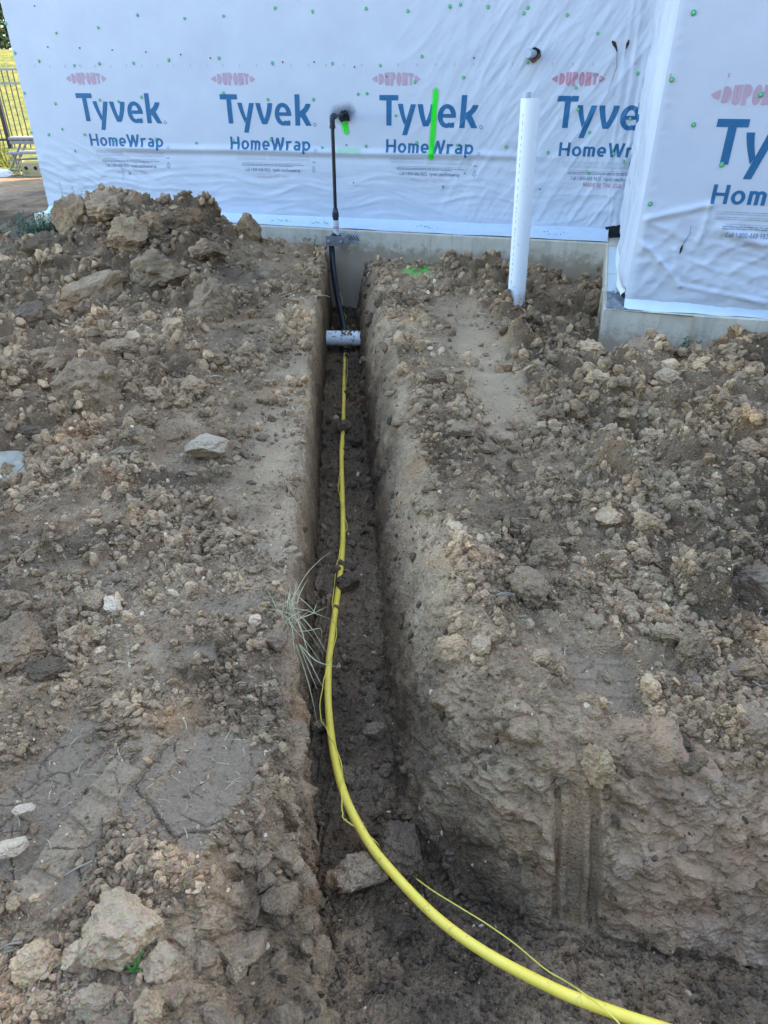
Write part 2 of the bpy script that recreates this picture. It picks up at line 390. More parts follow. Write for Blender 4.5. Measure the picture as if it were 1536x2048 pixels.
# ------------------------------------------------------------------ ground: one sheet, trench and pit cut into it
def xc(y): return -0.09 - (y - 1.44) * 0.063
BR = np.array([(-.33, 9.5), (-.30, 7.5), (-.155, 5.0), (-.058, 3.38), (0.035, 1.60), (.075, 1.28), (.26, 1.10), (.50, 1.01), (1.0, .88), (2.2, .70), (6, .4)])
TR = np.array([(-.13, 9.5), (-.09, 7.5), (.05, 5.0), (.17, 3.38), (.30, 1.84), (.44, 1.60), (.64, 1.42), (1.03, 1.22), (2.2, 1.08), (6, .7)])
BL = np.array([(-.70, 9.5), (-.585, 7.5), (-.485, 5.0), (-.385, 3.38), (-.275, 1.6), (-.20, 1.15), (-.17, .95), (-.08, .70), (-.0, .45), (.05, .1)])
TL = np.array([(-.75, 9.5), (-.635, 7.5), (-.538, 5.0), (-.436, 3.38), (-.327, 1.6), (-.295, 1.25), (-.36, 1.0), (-.50, .70), (-.52, .45), (-.5, .1)])
def sdist(x, y, P):
    best = np.full(x.shape, 1e9); sg = np.zeros(x.shape)
    for (ax, ay), (bx, by) in zip(P[:-1], P[1:]):
        dx, dy = bx - ax, by - ay; L2 = dx * dx + dy * dy
        t = np.clip(((x - ax) * dx + (y - ay) * dy) / L2, 0, 1)
        ex = x - (ax + t * dx); ey = y - (ay + t * dy); d = ex * ex + ey * ey
        cr = dx * ey - dy * ex
        m = d < best - 1e-12; best = np.where(m, d, best); sg = np.where(m, np.sign(cr), sg)
    return np.sqrt(best) * sg
def surround(x, y):
    """height of the undug ground"""
    z = 0.03 * fbm(x * 0.9, y * 0.9, 3, 3)
    z = z + 0.56 * blob(x, y, -2.74, 7.45, 0.46, 0.55) + 0.34 * blob(x, y, -1.98, 7.5, 0.30, 0.40) + 0.30 * blob(x, y, -2.35, 6.6, .9, .75)
    z = z + 0.20 * blob(x, y, -1.35, 6.9, 0.55, 0.6) + 0.06 * blob(x, y, -.95, 7.5, .3, .35)
    z = z - 0.12 * blob(x, y, -3.4, 6.2, 0.5, 0.9)
    z = z + 0.05 * blob(x, y, -1.4, 4.3, .8, 1.0) + 0.05 * blob(x, y, -.7, 5.3, .3, 1.6)
    z = z - 0.16 * sstep(7.0, 8.0, y + .26 * x) * sstep(-1.9, -1.2, x) + 0.0 * blob(x, y, .25, 7.2, .5, .35) + 0.05 * blob(x, y, .55, 5.9, .5, .8)
    z = z + 0.0 * blob(x, y, 1.4, 7.45, .6, .25) - 0.26 * blob(x, y, 1.55, 6.0, .38, .65)
    z = z + 0.03 * blob(x, y, 1.98, 4.45, .3, .25) - 0.09 * sstep(3.9, 4.5, y + .29 * (x - 1.7)) * sstep(1.2, 1.6, x)
    z = z - 0.14 * blob(x, y, 1.52, 4.85, .25, .25)
    z = z - 0.12 * blob(x, y, 1.35, 3.2, .35, .28) + 0.07 * blob(x, y, 1.1, 2.55, .5, .35) - 0.06 * blob(x, y, 1.35, 2.15, .5, .25)
    z = z + 0.05 * blob(x, y, .34, 2.5, .14, 1.2) - 0.03 * blob(x, y, .65, 3.6, .2, 1.4)
    z = z + 0.03 * blob(x, y, -.55, 1.9, .3, .4)
    z = z - 0.05 * blob(x, y, -.95, .75, .3, .2) 
    far = sstep(9.0, 12.0, y); z = z * (1 - far) - 0.15 * far - 0.10 * sstep(-3.6, -4.6, x) * sstep(5, 8, y) * (1 - far)
    return z
def floorz(x, y):
    z = -0.50 - 0.042 * np.clip(y - 3, 0, 6)
    z = z + 0.17 * sstep(1.1, .6, y) + 0.015 * fbm(x * 4, y * 4, 9, 3)
    return z
def base_z(x, y, warp=True):
    x = np.asarray(x, float); y = np.asarray(y, float)
    wx = x; wy = y
    if warp:
        am = 0.30 + 0.70 * sstep(2.1, 1.5, y)
        wx = x + 0.022 * am * fbm(x * 5, y * 5, 21, 3) ; wy = y + 0.026 * am * fbm(x * 5, y * 5, 31, 3)
    g = surround(x, y); fl = floorz(x, y)
    dbr = sdist(wx, wy, BR); dtr = sdist(wx, wy, TR)
    wx2 = x + (0.010 + 0.05 * sstep(1.35, 1.0, y)) * fbm(x * 6, y * 6, 41, 3)
    dbl = -sdist(wx2, y, BL); dtl = -sdist(wx2, y, TL)
    wr = np.clip(dbr / np.maximum(dbr - dtr, 1e-4), 0, 1); wr = np.where(dtr > 0, 1, np.where(dbr < 0, 0, wr))
    wL = np.clip(dbl / np.maximum(dbl - dtl, 1e-4), 0, 1); wL = np.where(dtl > 0, 1, np.where(dbl < 0, 0, wL))
    w = np.maximum(wr, wL)
    w = np.maximum(w, sstep(8.7, 8.9, y)); w = np.maximum(w, sstep(.25, 0.0, y))
    w = np.clip(w, 0, 1); nearl = sstep(1.45, 1.05, y)
    pr_r = 1 - (1 - w) ** 2.3
    pr_l = (1 - (1 - w) ** 3.6) * (1 - nearl) + nearl * (0.5 * w + 0.5 * (1 - (1 - w) ** 1.6))
    prof = np.where(wr >= wL, pr_r, pr_l)
    z = fl + (g - fl) * prof
    return z, w, np.where(wr >= wL, 1, 0)
# grid lines ---------------------------------------------------------------
rows = []
y = 0.42
while y < 8.75:
    rows.append(y)
    D = y * 0.9 + 0.75
    st = 0.00088 * D * D / 1.4
    if 0.80 < y < 1.42: st *= 0.62
    y += max(0.0013, st)
rows = np.array([-60, -25, -10, -4, -1.5, -.5, 0.0, 0.2, 0.32] + rows + [8.8, 8.9, 9.05, 9.3, 9.8, 10.5, 11.5, 13, 15, 18, 22, 30, 45, 80, 160])
inner_l, inner_r = 235, 330
tcols = np.concatenate([np.linspace(-0.235, -0.145, 26, endpoint=False), np.linspace(-0.145, 0.145, 84, endpoint=False), np.linspace(0.145, 0.42, 110)])
def outer(n, W, t0):   # share of columns near the trench slightly denser
    s = np.linspace(0, 1, n + 1)[1:]; return t0 + (W - t0)[:, None] * (s ** 1.12)[None, :]
Wl = np.where(rows > 0, 0.62 * np.clip(rows, 0, 9) + 0.75, 0.75); Wr = Wl + 0.25
left = -outer(300, Wl, 0.235)[:, ::-1]; right = outer(300, Wr, 0.42)
nr = len(rows)
xt = np.concatenate([left, np.repeat(tcols[None], nr, 0), right], 1)
ex = np.array([1, 3, 8, 20, 60, 160])
xt = np.concatenate([xt[:, :1] - ex[::-1][None], xt, xt[:, -1:] + ex[None]], 1)
Yg = np.repeat(rows[:, None], xt.shape[1], 1)
Xg = xt + xc(np.clip(Yg, 0, 9))
Zb, Wb, side = base_z(Xg, Yg)
# arc-length coordinates so lumps do not smear down the steep faces
def arc(axis):
    d = np.sqrt(np.diff(Xg, axis=axis) ** 2 + np.diff(Yg, axis=axis) ** 2 + np.diff(Zb, axis=axis) ** 2)
    a = np.cumsum(d, axis=axis)
    return np.concatenate([np.zeros_like(np.take(a, [0], axis)), a], axis)
ac = arc(1); jc = 6 + 300 + 26 + 42; A = ac - ac[:, jc:jc + 1] + xc(np.clip(Yg, 0, 9))
bc = arc(0); i0 = 9; B = bc - bc[i0:i0 + 1] + rows[i0]
# masks
wall = ((Wb > 0.02) & (Wb < 0.98)).astype(float)
flo = (Wb <= 0.02).astype(float)
top = 1 - wall - flo
nzw = fbm(Xg * 1.7, Yg * 1.7, 55, 3)
tt = Xg - xc(np.clip(Yg, 0, 9))
path = plate(Xg, Yg, .66, 4.3, .30, 1.9, 0.02, .7) * 0.9
ledge = sstep(-.62, -.34, tt) * (tt < 0) * sstep(1.5, 1.9, Yg) * sstep(6.2, 5.0, Yg) * 0.7
plates = np.maximum.reduce([plate(Xg, Yg, -.80, 1.10, .20, .26, -.35, .2), plate(Xg, Yg, -.47, 1.12, .12, .20, -.35, .3), plate(Xg, Yg, -.38, 1.16, .06, .05, .5, .3)])
boot = plate(Xg, Yg, .68, 1.53, .11, .14, .0, .18); boot2 = plate(Xg, Yg, .70, 1.95, .17, .20, 0.3, .6)
sm1 = plate(Xg, Yg, -.56, 1.82, .09, .06, .2, .3); sm2 = plate(Xg, Yg, -.43, 1.84, .05, .04, .0, .3); sm3 = plate(Xg, Yg, -.58, 1.58, .06, .05, .3, .3)
smooth = np.clip(np.maximum.reduce([path, ledge, plates, boot, boot2 * .7, sm1, sm2, sm3]) * top, 0, 1)
smooth = smooth * sstep(-.55, -.1, nzw + 0.25 * (plates + boot + .4))
rough_far = np.clip(sstep(-.7, -1.1, tt) * sstep(2.2, 3.2, Yg) + sstep(.9, 1.2, tt), 0, 1)
fines = sstep(.05, .45, fbm(Xg * 1.1 + 7, Yg * 1.1, 57, 3)) * 0.65
rough = top * (1 - fines * (1 - .5 * rough_far)) * (0.45 + 0.55 * np.maximum(rough_far, sstep(-.1, .4, nzw))) * (1 - 0.93 * smooth) + wall * (0.20 + 0.45 * sstep(1.9, 1.4, Yg) * sstep(.05, .35, Wb)) + flo * 0.35
wxA = A + 0.012 * gnoise(A * 26, B * 26, 5); wyB = B + 0.012 * gnoise(A * 26, B * 26, 6)
dist = np.clip(Yg * .9 + .75, .5, 12)
d = 1.35 * clods(wxA, wyB, 0.21, 101, 0.50) * rough_far * top * (1 - smooth)
d = d + 1.15 * clods(wxA, wyB, 0.098, 111, 0.60) * rough
d = d + 0.95 * clods(wxA, wyB, 0.047, 121, 0.75) * np.clip(rough * 1.1, 0, 1)
nearf = sstep(6.5, 3.5, dist); d = d + 0.75 * clods(wxA, wyB, 0.024, 131, 0.8) * np.clip(rough * 1.1 + .06, 0, 1) * nearf
nearf2 = sstep(4.5, 2.2, dist); d = d + 0.65 * clods(wxA, wyB, 0.0125, 141, 0.85) * np.clip(rough + .10, 0, 1) * nearf2
d = d + 0.010 * fbm(wxA * 7, wyB * 7, 61, 4) * (1 - .6 * smooth) + 0.0042 * fbm(wxA * 70, wyB * 70, 71, 3)
# broken lumps standing out of the dug faces, vertical scrape marks
wl_r = wall * (side > 0)
lump = np.clip(ridged(A * 4.2, B * 4.2, 81, 3, 1.4) - 0.75, 0, 2)
d = d + wl_r * (0.014 * lump * sstep(2.2, 1.5, Yg) + 0.006 * lump)
near_face = wl_r * sstep(.25, .45, Xg) * sstep(1.9, 1.3, Yg)
scr = sstep(-.1, .4, fbm(Xg * 2.2, Zb * 2.2, 93, 2))
d = d - near_face * (0.016 * np.clip(fbm(Xg * 5, Zb * 9, 91, 3), -1, .8) * (1 - .6 * scr) + 0.008 * fbm(Xg * 22, Zb * 1.6, 92, 3))
tooth = sstep(.468, .48, Xg) * sstep(.60, .588, Xg) * near_face * sstep(-.09, -.15, Zb)
ph = (Xg - .475) / .058; tr_ = np.abs(ph - np.round(ph)) * 2
d = d * (1 - .96 * tooth) + tooth * (-0.022 + 0.016 * sstep(.5, .75, tr_) + 0.003 * gnoise(Xg * 160, Zb * 5, 5) + 0.004 * gnoise(Xg * 30, Zb * 12, 6))
# cracks and prints in the compacted plates
crk = np.maximum(cracks(Xg + .02 * gnoise(Xg * 12, Yg * 12, 3), Yg + .02 * gnoise(Xg * 12, Yg * 12, 4), 0.115, 151, 0.0045), 0.7 * cracks(Xg + .01 * gnoise(Xg * 30, Yg * 30, 3), Yg, 0.05, 161, 0.004) * (gnoise(Xg * 6, Yg * 6, 8) > .1))
d = d - 0.013 * crk * sstep(-.25, .2, gnoise(Xg * 7, Yg * 7, 19)) * np.clip(np.maximum(plates, boot) * 1.2, 0, 1) * top
def line_off(px, py, qx, qy):
    dx, dy = qx - px, qy - py; L = math.hypot(dx, dy); return ((Xg - px) * dy - (Yg - py) * dx) / L, ((Xg - px) * dx + (Yg - py) * dy) / L
lo_, la_ = line_off(-.86, .80, -.66, 1.36)
band = sstep(-.02, 0.0, lo_) * sstep(.095, .08, lo_) * sstep(0, .05, la_) * sstep(.62, .55, la_) * top
d = d + band * (0.017 - 0.015 * sstep(.62, .9, np.sin(la_ * 62 + 6 * lo_ + 1.8 * gnoise(Xg * 7, Yg * 7, 28))) + 0.010 * gnoise(Xg * 22, Yg * 22, 18)) - top * sstep(0, -.02, lo_) * plate(Xg, Yg, -.85, 1.08, .16, .3, -.35, .2) * 0.018
d = d - boot * top * 0.028 * (1 - 0.3 * (np.sin(Yg * 90) > .5))
# fissures over the bank edges
fis = cracks(Xg + .03 * gnoise(Xg * 9, Yg * 9, 13), Yg + .03 * gnoise(Xg * 9, Yg * 9, 14), 0.27, 171, 0.012)
d = d - 0.016 * fis * sstep(2.3, 1.5, Yg) * top * sstep(.1, .3, gnoise(Xg * 3, Yg * 3, 15))
edge_fade = sstep(-2.0, .3, Yg) * sstep(14, 9, Yg); d = d * edge_fade
# displace along the base normal
gx = np.gradient(np.stack([Xg, Yg, Zb], -1), axis=1); gy = np.gradient(np.stack([Xg, Yg, Zb], -1), axis=0)
nrm = np.cross(gx, gy); nrm /= np.linalg.norm(nrm, axis=-1, keepdims=True) + 1e-12
P = np.stack([Xg, Yg, Zb], -1) + nrm * d[..., None]
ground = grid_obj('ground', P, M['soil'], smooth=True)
tag(ground, 'dug brown clay soil with a narrow trench and a pit', kind='structure')
def add_attr(name, arr):
    a = ground.data.attributes.new(name, 'FLOAT', 'POINT'); a.data.foreach_set('value', arr.reshape(-1).astype(np.float32))
add_attr('smoothness', np.clip(smooth, 0, 1))
add_attr('plate', np.clip(np.maximum(np.maximum.reduce([plates, sm1, sm2, sm3]) * (1 - .45 * band), boot * .8) * top * 1.0 + 0.25 * tooth + 0 * sstep(-.35, .05, nzw + .3), 0, 1))
add_attr('turned', np.clip(top * np.clip(rough * 1.25 - .05, 0, 1) * edge_fade, 0, 1))  # darkens rough ground between clods: moist soil and painted contact shade
add_attr('clay', np.clip(near_face * sstep(.55, .75, Xg) * 1.0 * sstep(-.3, .3, fbm(Xg * 3, Zb * 5, 95, 3) + .25), 0, 1))
add_attr('damp_shade', np.clip(.75 * sstep(8.6, 9.4, Yg) * sstep(60, 25, Yg) + (flo + wall * sstep(.42, .08, Wb) * (1 - .9 * near_face)) * edge_fade * (.45 + .55 * sstep(.95, 1.2, Yg)) * (1 - .85 * sstep(1.7, 1.3, Yg) * wall * (side == 0)), 0, 1))  # trench: moisture and depth shade as colour; far ground simply darker
pp = at_z(835, 530, 0.08); add_attr('paint', np.clip(1.6 * blob(Xg, Yg, pp[0], pp[1], .10, .22), 0, 1))

def ground_at(x, y):
    z, _, _ = base_z(np.array([x]), np.array([y])); return float(z[0])
def hit(px, py):
    """where the line of sight through a measured point meets the soil"""
    dr = ray(px, py); t0 = 0.6
    prev = None; t = t0
    ts = np.arange(0.8, 11, 0.02); Q = CO[None] + dr[None] * ts[:, None]
    z, _, _ = base_z(Q[:, 0], Q[:, 1]); below = np.where(Q[:, 2] < z + 0.01)[0]
    i = below[0] if len(below) else len(ts) - 1
    return CO + dr * ts[i], ts[i]

# ------------------------------------------------------------------ house: wrapped walls on a concrete footing
YAW = math.radians(13.263)
A1 = np.array([-4.118, 9.173, 0.0]); EU = np.array([math.cos(YAW), -math.sin(YAW), 0]); NO = np.array([-math.sin(YAW), -math.cos(YAW), 0])
YAW2 = math.radians(16.26)
A2 = np.array([1.720, 4.966, 0.0]); EU2 = np.array([math.cos(YAW2), -math.sin(YAW2), 0]); NO2 = np.array([-math.sin(YAW2), -math.cos(YAW2), 0])
UZ = np.array([0, 0, 1.0])
# inner corner on the main wall
UC = 6.80
RC = A1 + EU * UC                       # inner corner base
RV = A2 - RC; RL = np.linalg.norm(RV); ER = RV / RL; NR = np.array([ER[1], -ER[0], 0]); NR = NR if NR[0] < 0 else -NR
house = empty('house', (-4.1, 9.2, 0), 'house under construction wrapped in white printed housewrap on a concrete footing', 'building')
def dmain(u, z):
    z = np.asarray(z, float); u = np.asarray(u, float)
    d = 0.006 * fbm(u * 1.1, z * 1.1, 201, 2)
    zc = 0.885 + 0.010 * gnoise(u * 0.9, u * 0 + 3, 205)
    env = sstep(.7, 1.3, u) * sstep(6.3, 5.2, u)
    d = d + env * (0.024 * np.exp(-((z - zc) / 0.030) ** 2) - 0.006 * np.exp(-((z - zc + .06) / 0.03) ** 2))
    low = sstep(.86, .55, z)
    d = d + low * 0.010 * ridged(u * 0.9 + .3 * z, z * 8 + 0.8 * gnoise(u * 1.3, z * 2, 210), 211, 3, 2.4)
    lb = sstep(2.1, 1.0, u) * sstep(1.05, .7, z)
    d = d + lb * 0.010 * ridged((u - z * .6) * 1.2, (z + u * .42) * 7, 221, 3, 2.6)
    rt = sstep(4.3, 5.6, u)
    d = d + rt * 0.009 * ridged((u * .55 + z * .83) * .9, (u * .83 - z * .55) * 5.5, 231, 3, 2.6)
    d = d + sstep(3.9, 4.6, u) * sstep(.9, 1.2, z) * 0.004 * ridged((u * .8 + z * .6) * .8, (u * .6 - z * .8) * 4, 241, 2, 2.2)
    # pull-folds towards the corner
    d = d + sstep(6.35, 6.7, u) * 0.012 * ridged(u * 11, z * .7, 251, 2, 1.4)
    return d * sstep(.16, .30, z) + 0.004
def dbump(u, z):
    z = np.asarray(z, float); u = np.asarray(u, float)
    d = 0.004 * fbm(u * 1.1, z * 1.1, 301, 2)
    low = sstep(.95, .62, z)
    d = d + low * (0.0065 * ridged(u * 2.2 + .8 * gnoise(u * 3, z * 3, 303), z * 9 + u * 2.5, 305, 3, 2.4) + 0.0065 * ridged(u * 5 - z * 3, z * 6 + u * 1.5, 311, 2, 2.2))
    # one long sagging fold, starting at the corner, and another meeting it
    def fold(u0, z0, u1, z1, w, a):
        du, dz = u1 - u0, z1 - z0; L2 = du * du + dz * dz
        t = np.clip(((u - u0) * du + (z - z0) * dz) / L2, 0, 1)
        e = np.hypot(u - u0 - t * du, z - z0 - t * dz); return a * np.exp(-(e / w) ** 2)
    d = d + fold(.02, .62, .18, .50, .018, .014) + fold(.18, .50, .34, .34, .016, .016) + fold(.02, .75, .42, .86, .02, .014) + fold(.42, .86, .40, .62, .014, .012)
    d = d + fold(.36, .34, .9, .27, .016, .012) + fold(.34, .34, .26, .58, .012, .010) + fold(.5, .72, 1.1, .55, .03, .012)
    d = d + sstep(.10, .0, u) * 0.006 * ridged(u * 6, z * 14, 321, 2, 1.5)
    return d * sstep(.17, .28, z) * sstep(0, .06, u) + 0.004 * sstep(0, .02, u)
def dret(u, z):
    z = np.asarray(z, float); u = np.asarray(u, float)
    return 0.004 * sstep(RL, RL - .02, u) + (0.045 * ridged(u * 4.5, z * .7, 401, 3, 1.4) * sstep(.15, .4, z) + 0.006 * fbm(u * 2, z * 3, 411, 3)) * sstep(RL, RL - .15, u)
def wallpt(frame, u, z, off=0.0):
    u = np.asarray(u, float); z = np.asarray(z, float)
    A_, E_, N_, f = frame
    q = f(u, z) + off
    return A_[None] + u[..., None] * E_ + z[..., None] * UZ + q[..., None] * N_ if u.ndim else A_ + u * E_ + z * UZ + q * N_
FM = (A1, EU, NO, dmain); FB = (A2, EU2, NO2, dbump); FR = (RC, ER, NR, dret)
def wall_px(px, py, F=FM):
    dr = ray(px, py); t = ((F[0] - CO) @ F[2]) / (dr @ F[2]); p = CO + dr * t; return (p - F[0]) @ F[1], p[2]
off_h = np.array(house.location)
def wrap_grid(name, F, u0, u1, z0f, z1, step):
    us = np.linspace(u0, u1, int((u1 - u0) / step) + 1); nz = int((z1 - .2) / step) + 1
    s = np.linspace(0, 1, nz); U, S = np.meshgrid(us, s)
    Z = z0f(U) * (1 - S) + z1 * S
    Pt = wallpt(F, U, Z) - off_h
    return grid_obj(name, Pt, M['wrap'], house)
zmain = lambda u: .212 + .004 * gnoise(u * 2, u * 0, 7) + sstep(6.2, UC, u) * .03
wrap_main = wrap_grid('wall_wrap', FM, 0, UC, zmain, 2.6, .0135)
zb = lambda u: .212 + .004 * gnoise(u * 3, u * 0, 8)
wrap_bump = wrap_grid('wall_wrap', FB, 0, 2.4, zb, 2.6, .0125)
wrap_ret = wrap_grid('wall_wrap', FR, 0, RL, lambda u: .19 + .26 * np.exp(-((u - .5) / .55) ** 2) * 0 + u * 0 + .06, 2.6, .02)
HT = 6.2
def quad_box(name, pts, m, parent):      # prism from 4 plan points, z0..z1
    (a, b, c, d_, z0, z1) = pts
    mb = MB(); v = [(*p[:2], z0) for p in (a, b, c, d_)] + [(*p[:2], z1) for p in (a, b, c, d_)]
    mb.add(v, [(0, 1, 2, 3), (7, 6, 5, 4), (0, 4, 5, 1), (1, 5, 6, 2), (2, 6, 7, 3), (3, 7, 4, 0)]); return mb.build(name, m, parent)
BK = -NO                                    # towards the back of the house
DP = 10.5
c0, c1 = A1, A1 + EU * UC
FARR = A2 + EU2 * 12
# upper walls and the unseen sides
mb = MB()
def vquad(mb, p, q, z0, z1): mb.add([(*p[:2], z0), (*q[:2], z0), (*q[:2], z1), (*p[:2], z1)], [(0, 1, 2, 3)])
vquad(mb, c0, c1, 2.6, HT); vquad(mb, c1, A2, 2.6, HT); vquad(mb, A2, A2 + EU2 * 2.4, 2.6, HT); vquad(mb, A2 + EU2 * 2.4, FARR, 0, HT)
back_l = c0 + BK * DP; back_r = FARR + BK * DP
vquad(mb, back_l, c0, .1, HT); vquad(mb, FARR, back_r, 0, HT); vquad(mb, back_r, back_l, 0, HT)
mb.build('upper_wall', M['wrap'], house)
# sheathing just behind the wrap
mb = MB()
for p, q, z0 in ((c0, c1, .14), (c1, A2, .14), (A2, A2 + EU2 * 2.4, .14)):
    nn = np.array([-(q - p)[1], (q - p)[0], 0.0]); nn /= np.linalg.norm(nn); pi = p + nn * .02; qi = q + nn * .02
    vquad(mb, pi + (q - p) * .02, qi - (q - p) * .02, z0, 2.62)
mb.build('sheathing', M['dark_gap'], house)
mb = MB()
rl0, rl1 = c0 + NO * .4 - EU * .4, back_l - NO * .4 - EU * .4; rr0, rr1 = FARR + NO2 * .4 + EU2 * .4, back_r - NO * .4 + EU2 * .4
ml, mr = (rl0 + rl1) / 2, (rr0 + rr1) / 2
mb.add([(*rl0[:2], HT), (*rr0[:2], HT), (*mr[:2], HT + 2.4), (*ml[:2], HT + 2.4), (*rl1[:2], HT), (*rr1[:2], HT)], [(0, 1, 2, 3), (3, 2, 5, 4), (0, 3, 4), (1, 5, 2)])
mb.build('roof', M['roofing'], house)
# footing: main run, return and bump-out
ZF = 0.158
f0 = np.array([-4.285, 9.065, 0]); f1 = np.array([2.235, 7.28, 0]); f2 = np.array([1.572, 4.925, 0]); f3 = f2 + (np.array([2.62, 4.672, 0]) - f2) * 11
def footing(name, p, q, depth, z0=-1.3, z1=ZF, dz=0):
    e = (q - p) / np.linalg.norm(q - p); nn = np.array([-e[1], e[0], 0])
    L = np.linalg.norm(q - p); n = max(2, int(L / .25)); pts = []
    prof = [(0.0, z0), (0.0, z1 - .012), (0.012, z1), (depth, z1), (depth, z0)]
    P_ = np.zeros((len(prof), n + 1, 3))
    for i in range(n + 1):
        for j, (dn, zz) in enumerate(prof):
            P_[j, i] = p + e * L * i / n + nn * dn + UZ * zz
    o = grid_obj(name, (P_ - off_h)[:, :, :], M['concrete'], house, smooth=False)
    # end caps
    return o
foot_main = footing('foundation', f0, f1 + (f1 - f0) * .02, .6)
foot_ret = footing('foundation', f1, f2, .6, z1=ZF + .002)
foot_bump = footing('foundation', f2, f3, .6, z1=ZF + .004)
mb = MB(); vquad(mb, f0 + BK * 9, f0, -1.0, ZF); mb.add([(*(f0)[:2], ZF - .003), (*(f0 + EU * .7)[:2], ZF - .003), (*(f0 + EU * .7 + BK * 9)[:2], ZF - .003), (*(f0 + BK * 9)[:2], ZF - .003)], [(0, 1, 2, 3)])
mb.build('foundation', M['concrete'], house)
# formwork seams on the footing: shallow vertical fins
ef = (f1 - f0) / np.linalg.norm(f1 - f0); nf = np.array([ef[1], -ef[0], 0])
for s_ in (1.25, 2.5, 3.72, 4.62, 4.95, 6.2):
    mb = MB(); mb.box(f0 + ef * s_ + nf * .001 + UZ * -.35, (.012, .008, .98), (ef, nf, UZ)); mb.build('form_seam', M['concrete'], house)
eb = (f3 - f2) / np.linalg.norm(f3 - f2); nb_ = np.array([eb[1], -eb[0], 0])
for s_ in (.38, 1.62): mb = MB(); mb.box(f2 + eb * s_ + nb_ * .001 + UZ * -.35, (.012, .008, .98), (eb, nb_, UZ)); mb.build('form_seam', M['concrete'], house)
# flashing strips, kicked out over the ledge
def flashing(name, F, u0, u1, fa, fe, ragged=False):
    us = np.linspace(u0, u1, int((u1 - u0) / .03) + 1); rows_ = []
    for s_ in (0, .25, .5, .75, 1.0):
        row = []
        for u in us:
            t_ = wallpt(F, np.array(u), np.array(.235), -.006)
            # point on the ledge front
            w = t_ - fa; along = w @ fe; bfront = fa + fe * along; nn = np.array([fe[1], -fe[0], 0]) 
            bpt = bfront + nn * -.012 + UZ * (ZF + .008 + .006 * float(gnoise(u * 5, 1.5, 9)))
            p = t_ * (1 - s_) + bpt * s_ + UZ * (-.012 * math.sin(math.pi * s_))
            p = p + nn * .002 * float(gnoise(u * 9, s_ * 3, 10))
            row.append(p)
        rows_.append(row)
    return grid_obj(name, np.array(rows_) - off_h, M['flash'], house)
flashing('flashing_strip', FM, .0, 6.64, f0, ef)
flashing('flashing_strip', FB, .0, 2.4, f2, eb)
# membrane on the return ledge, mortar patch at its front end
er = (f2 - f1) / np.linalg.norm(f2 - f1); nrm_r = np.array([-er[1], er[0], 0])
if nrm_r[0] < 0: nrm_r = -nrm_r
Pm = np.zeros((24, 5, 3))
for i in range(24):
    for j in range(5):
        Pm[i, j] = f1 + er * (.25 + (np.linalg.norm(f2 - f1) - .62) * i / 23) + nrm_r * (.02 + .26 * j / 4) + UZ * (ZF + .012 + .006 * float(gnoise(i * .5, j * .7, 12)) + .03 * (j / 4) ** 3)
k = N('stained_membrane'); mpn = k.n('ShaderNodeMapping'); mpn.inputs['Scale'].default_value = (.4, 3.2, 1); k.l(k.coord(), mpn.inputs['Vector'])
M['membrane'] = k.out(k.mix(k.ramp(k.noise(2.0, 3, .5, vec=mpn.outputs[0]), [(.60, 0.0), (.68, .7)]), (.58, .64, .66), (.55, .47, .32)), .5, k.bump(k.noise(20, 4, .6), .2, .01))
grid_obj('ledge_membrane', Pm - off_h, M['membrane'], house)
mb = MB(); rr_ = random.Random(3)
Pg = np.zeros((14, 12, 3))
for i in range(14):
    for j in range(12):
        e_ = math.sin(math.pi * min(1, i / 13 * 1.0 + .0)) ; hh = .05 * max(0, min(1, 2.2 * i / 13)) * max(0, min(1, 3 * (13 - i) / 13)) * (.6 + .4 * math.sin(j * 1.9) * math.sin(i * 1.3))
        Pg[i, j] = f2 - er * (.48 * (1 - i / 13) + .012) + nrm_r * (.012 + .25 * j / 11) + UZ * (ZF + .008 + hh + .012 * float(gnoise(i * .9, j * .8, 15)))
grid_obj('mortar_patch', Pg - off_h, M['mortar'], house)
# dark gap at the foot of the inner corner and the loose curling edge of the wrap
mb = MB(); gp = wallpt(FM, np.array(6.70), np.array(.235), .012)
mb.add([gp - EU * .10 + UZ * .012, gp + EU * .09 + UZ * .05, gp + EU * .09 - UZ * .07 + NO * .02, gp - EU * .035 - UZ * .085 + NO * .09], [(0, 1, 2, 3)])
mb.build('open_gap', M['dark_gap'], house)
Pf = np.zeros((40, 10, 3))
for i in range(40):
    t = i / 39
    s_ = .15 + (RL - .17) * t
    for j in range(10):
        q = j / 9
        hang = .10 * math.sin(math.pi * min(1, t * 1.05)) + .02
        base = RC + ER * s_ + NR * (.02 + .05 * q * math.sin(math.pi * t) + .012 * math.sin(q * 6 + t * 9)) + UZ * (.30 - q * (.05 + hang) + .012 * float(gnoise(t * 9, q * 3, 17)))
        Pf[i, j] = base
k = N('wrap_flap'); M['flap'] = k.out(k.ramp(k.noise(5, 4, .6), [(.35, (.74, .74, .70)), (.65, (.78, .72, .58))]), .6, k.bump(k.noise(30, 4, .6), .15, .01))
grid_obj('loose_wrap_edge', Pf - off_h, M['flap'], house)
# pale strip hanging by the drain pipe
hp = wall_px(1028, 440); mb = MB(); P0 = wallpt(FM, np.array(hp[0]), np.array(.26), .014)
mb.add([P0, P0 + EU * .05, P0 + EU * .05 - UZ * .40 + NO * .13, P0 - UZ * .42 + NO * .13 - EU * .005], [(0, 1, 2, 3)]); mb.build('hanging_strip', M['flash'], house)

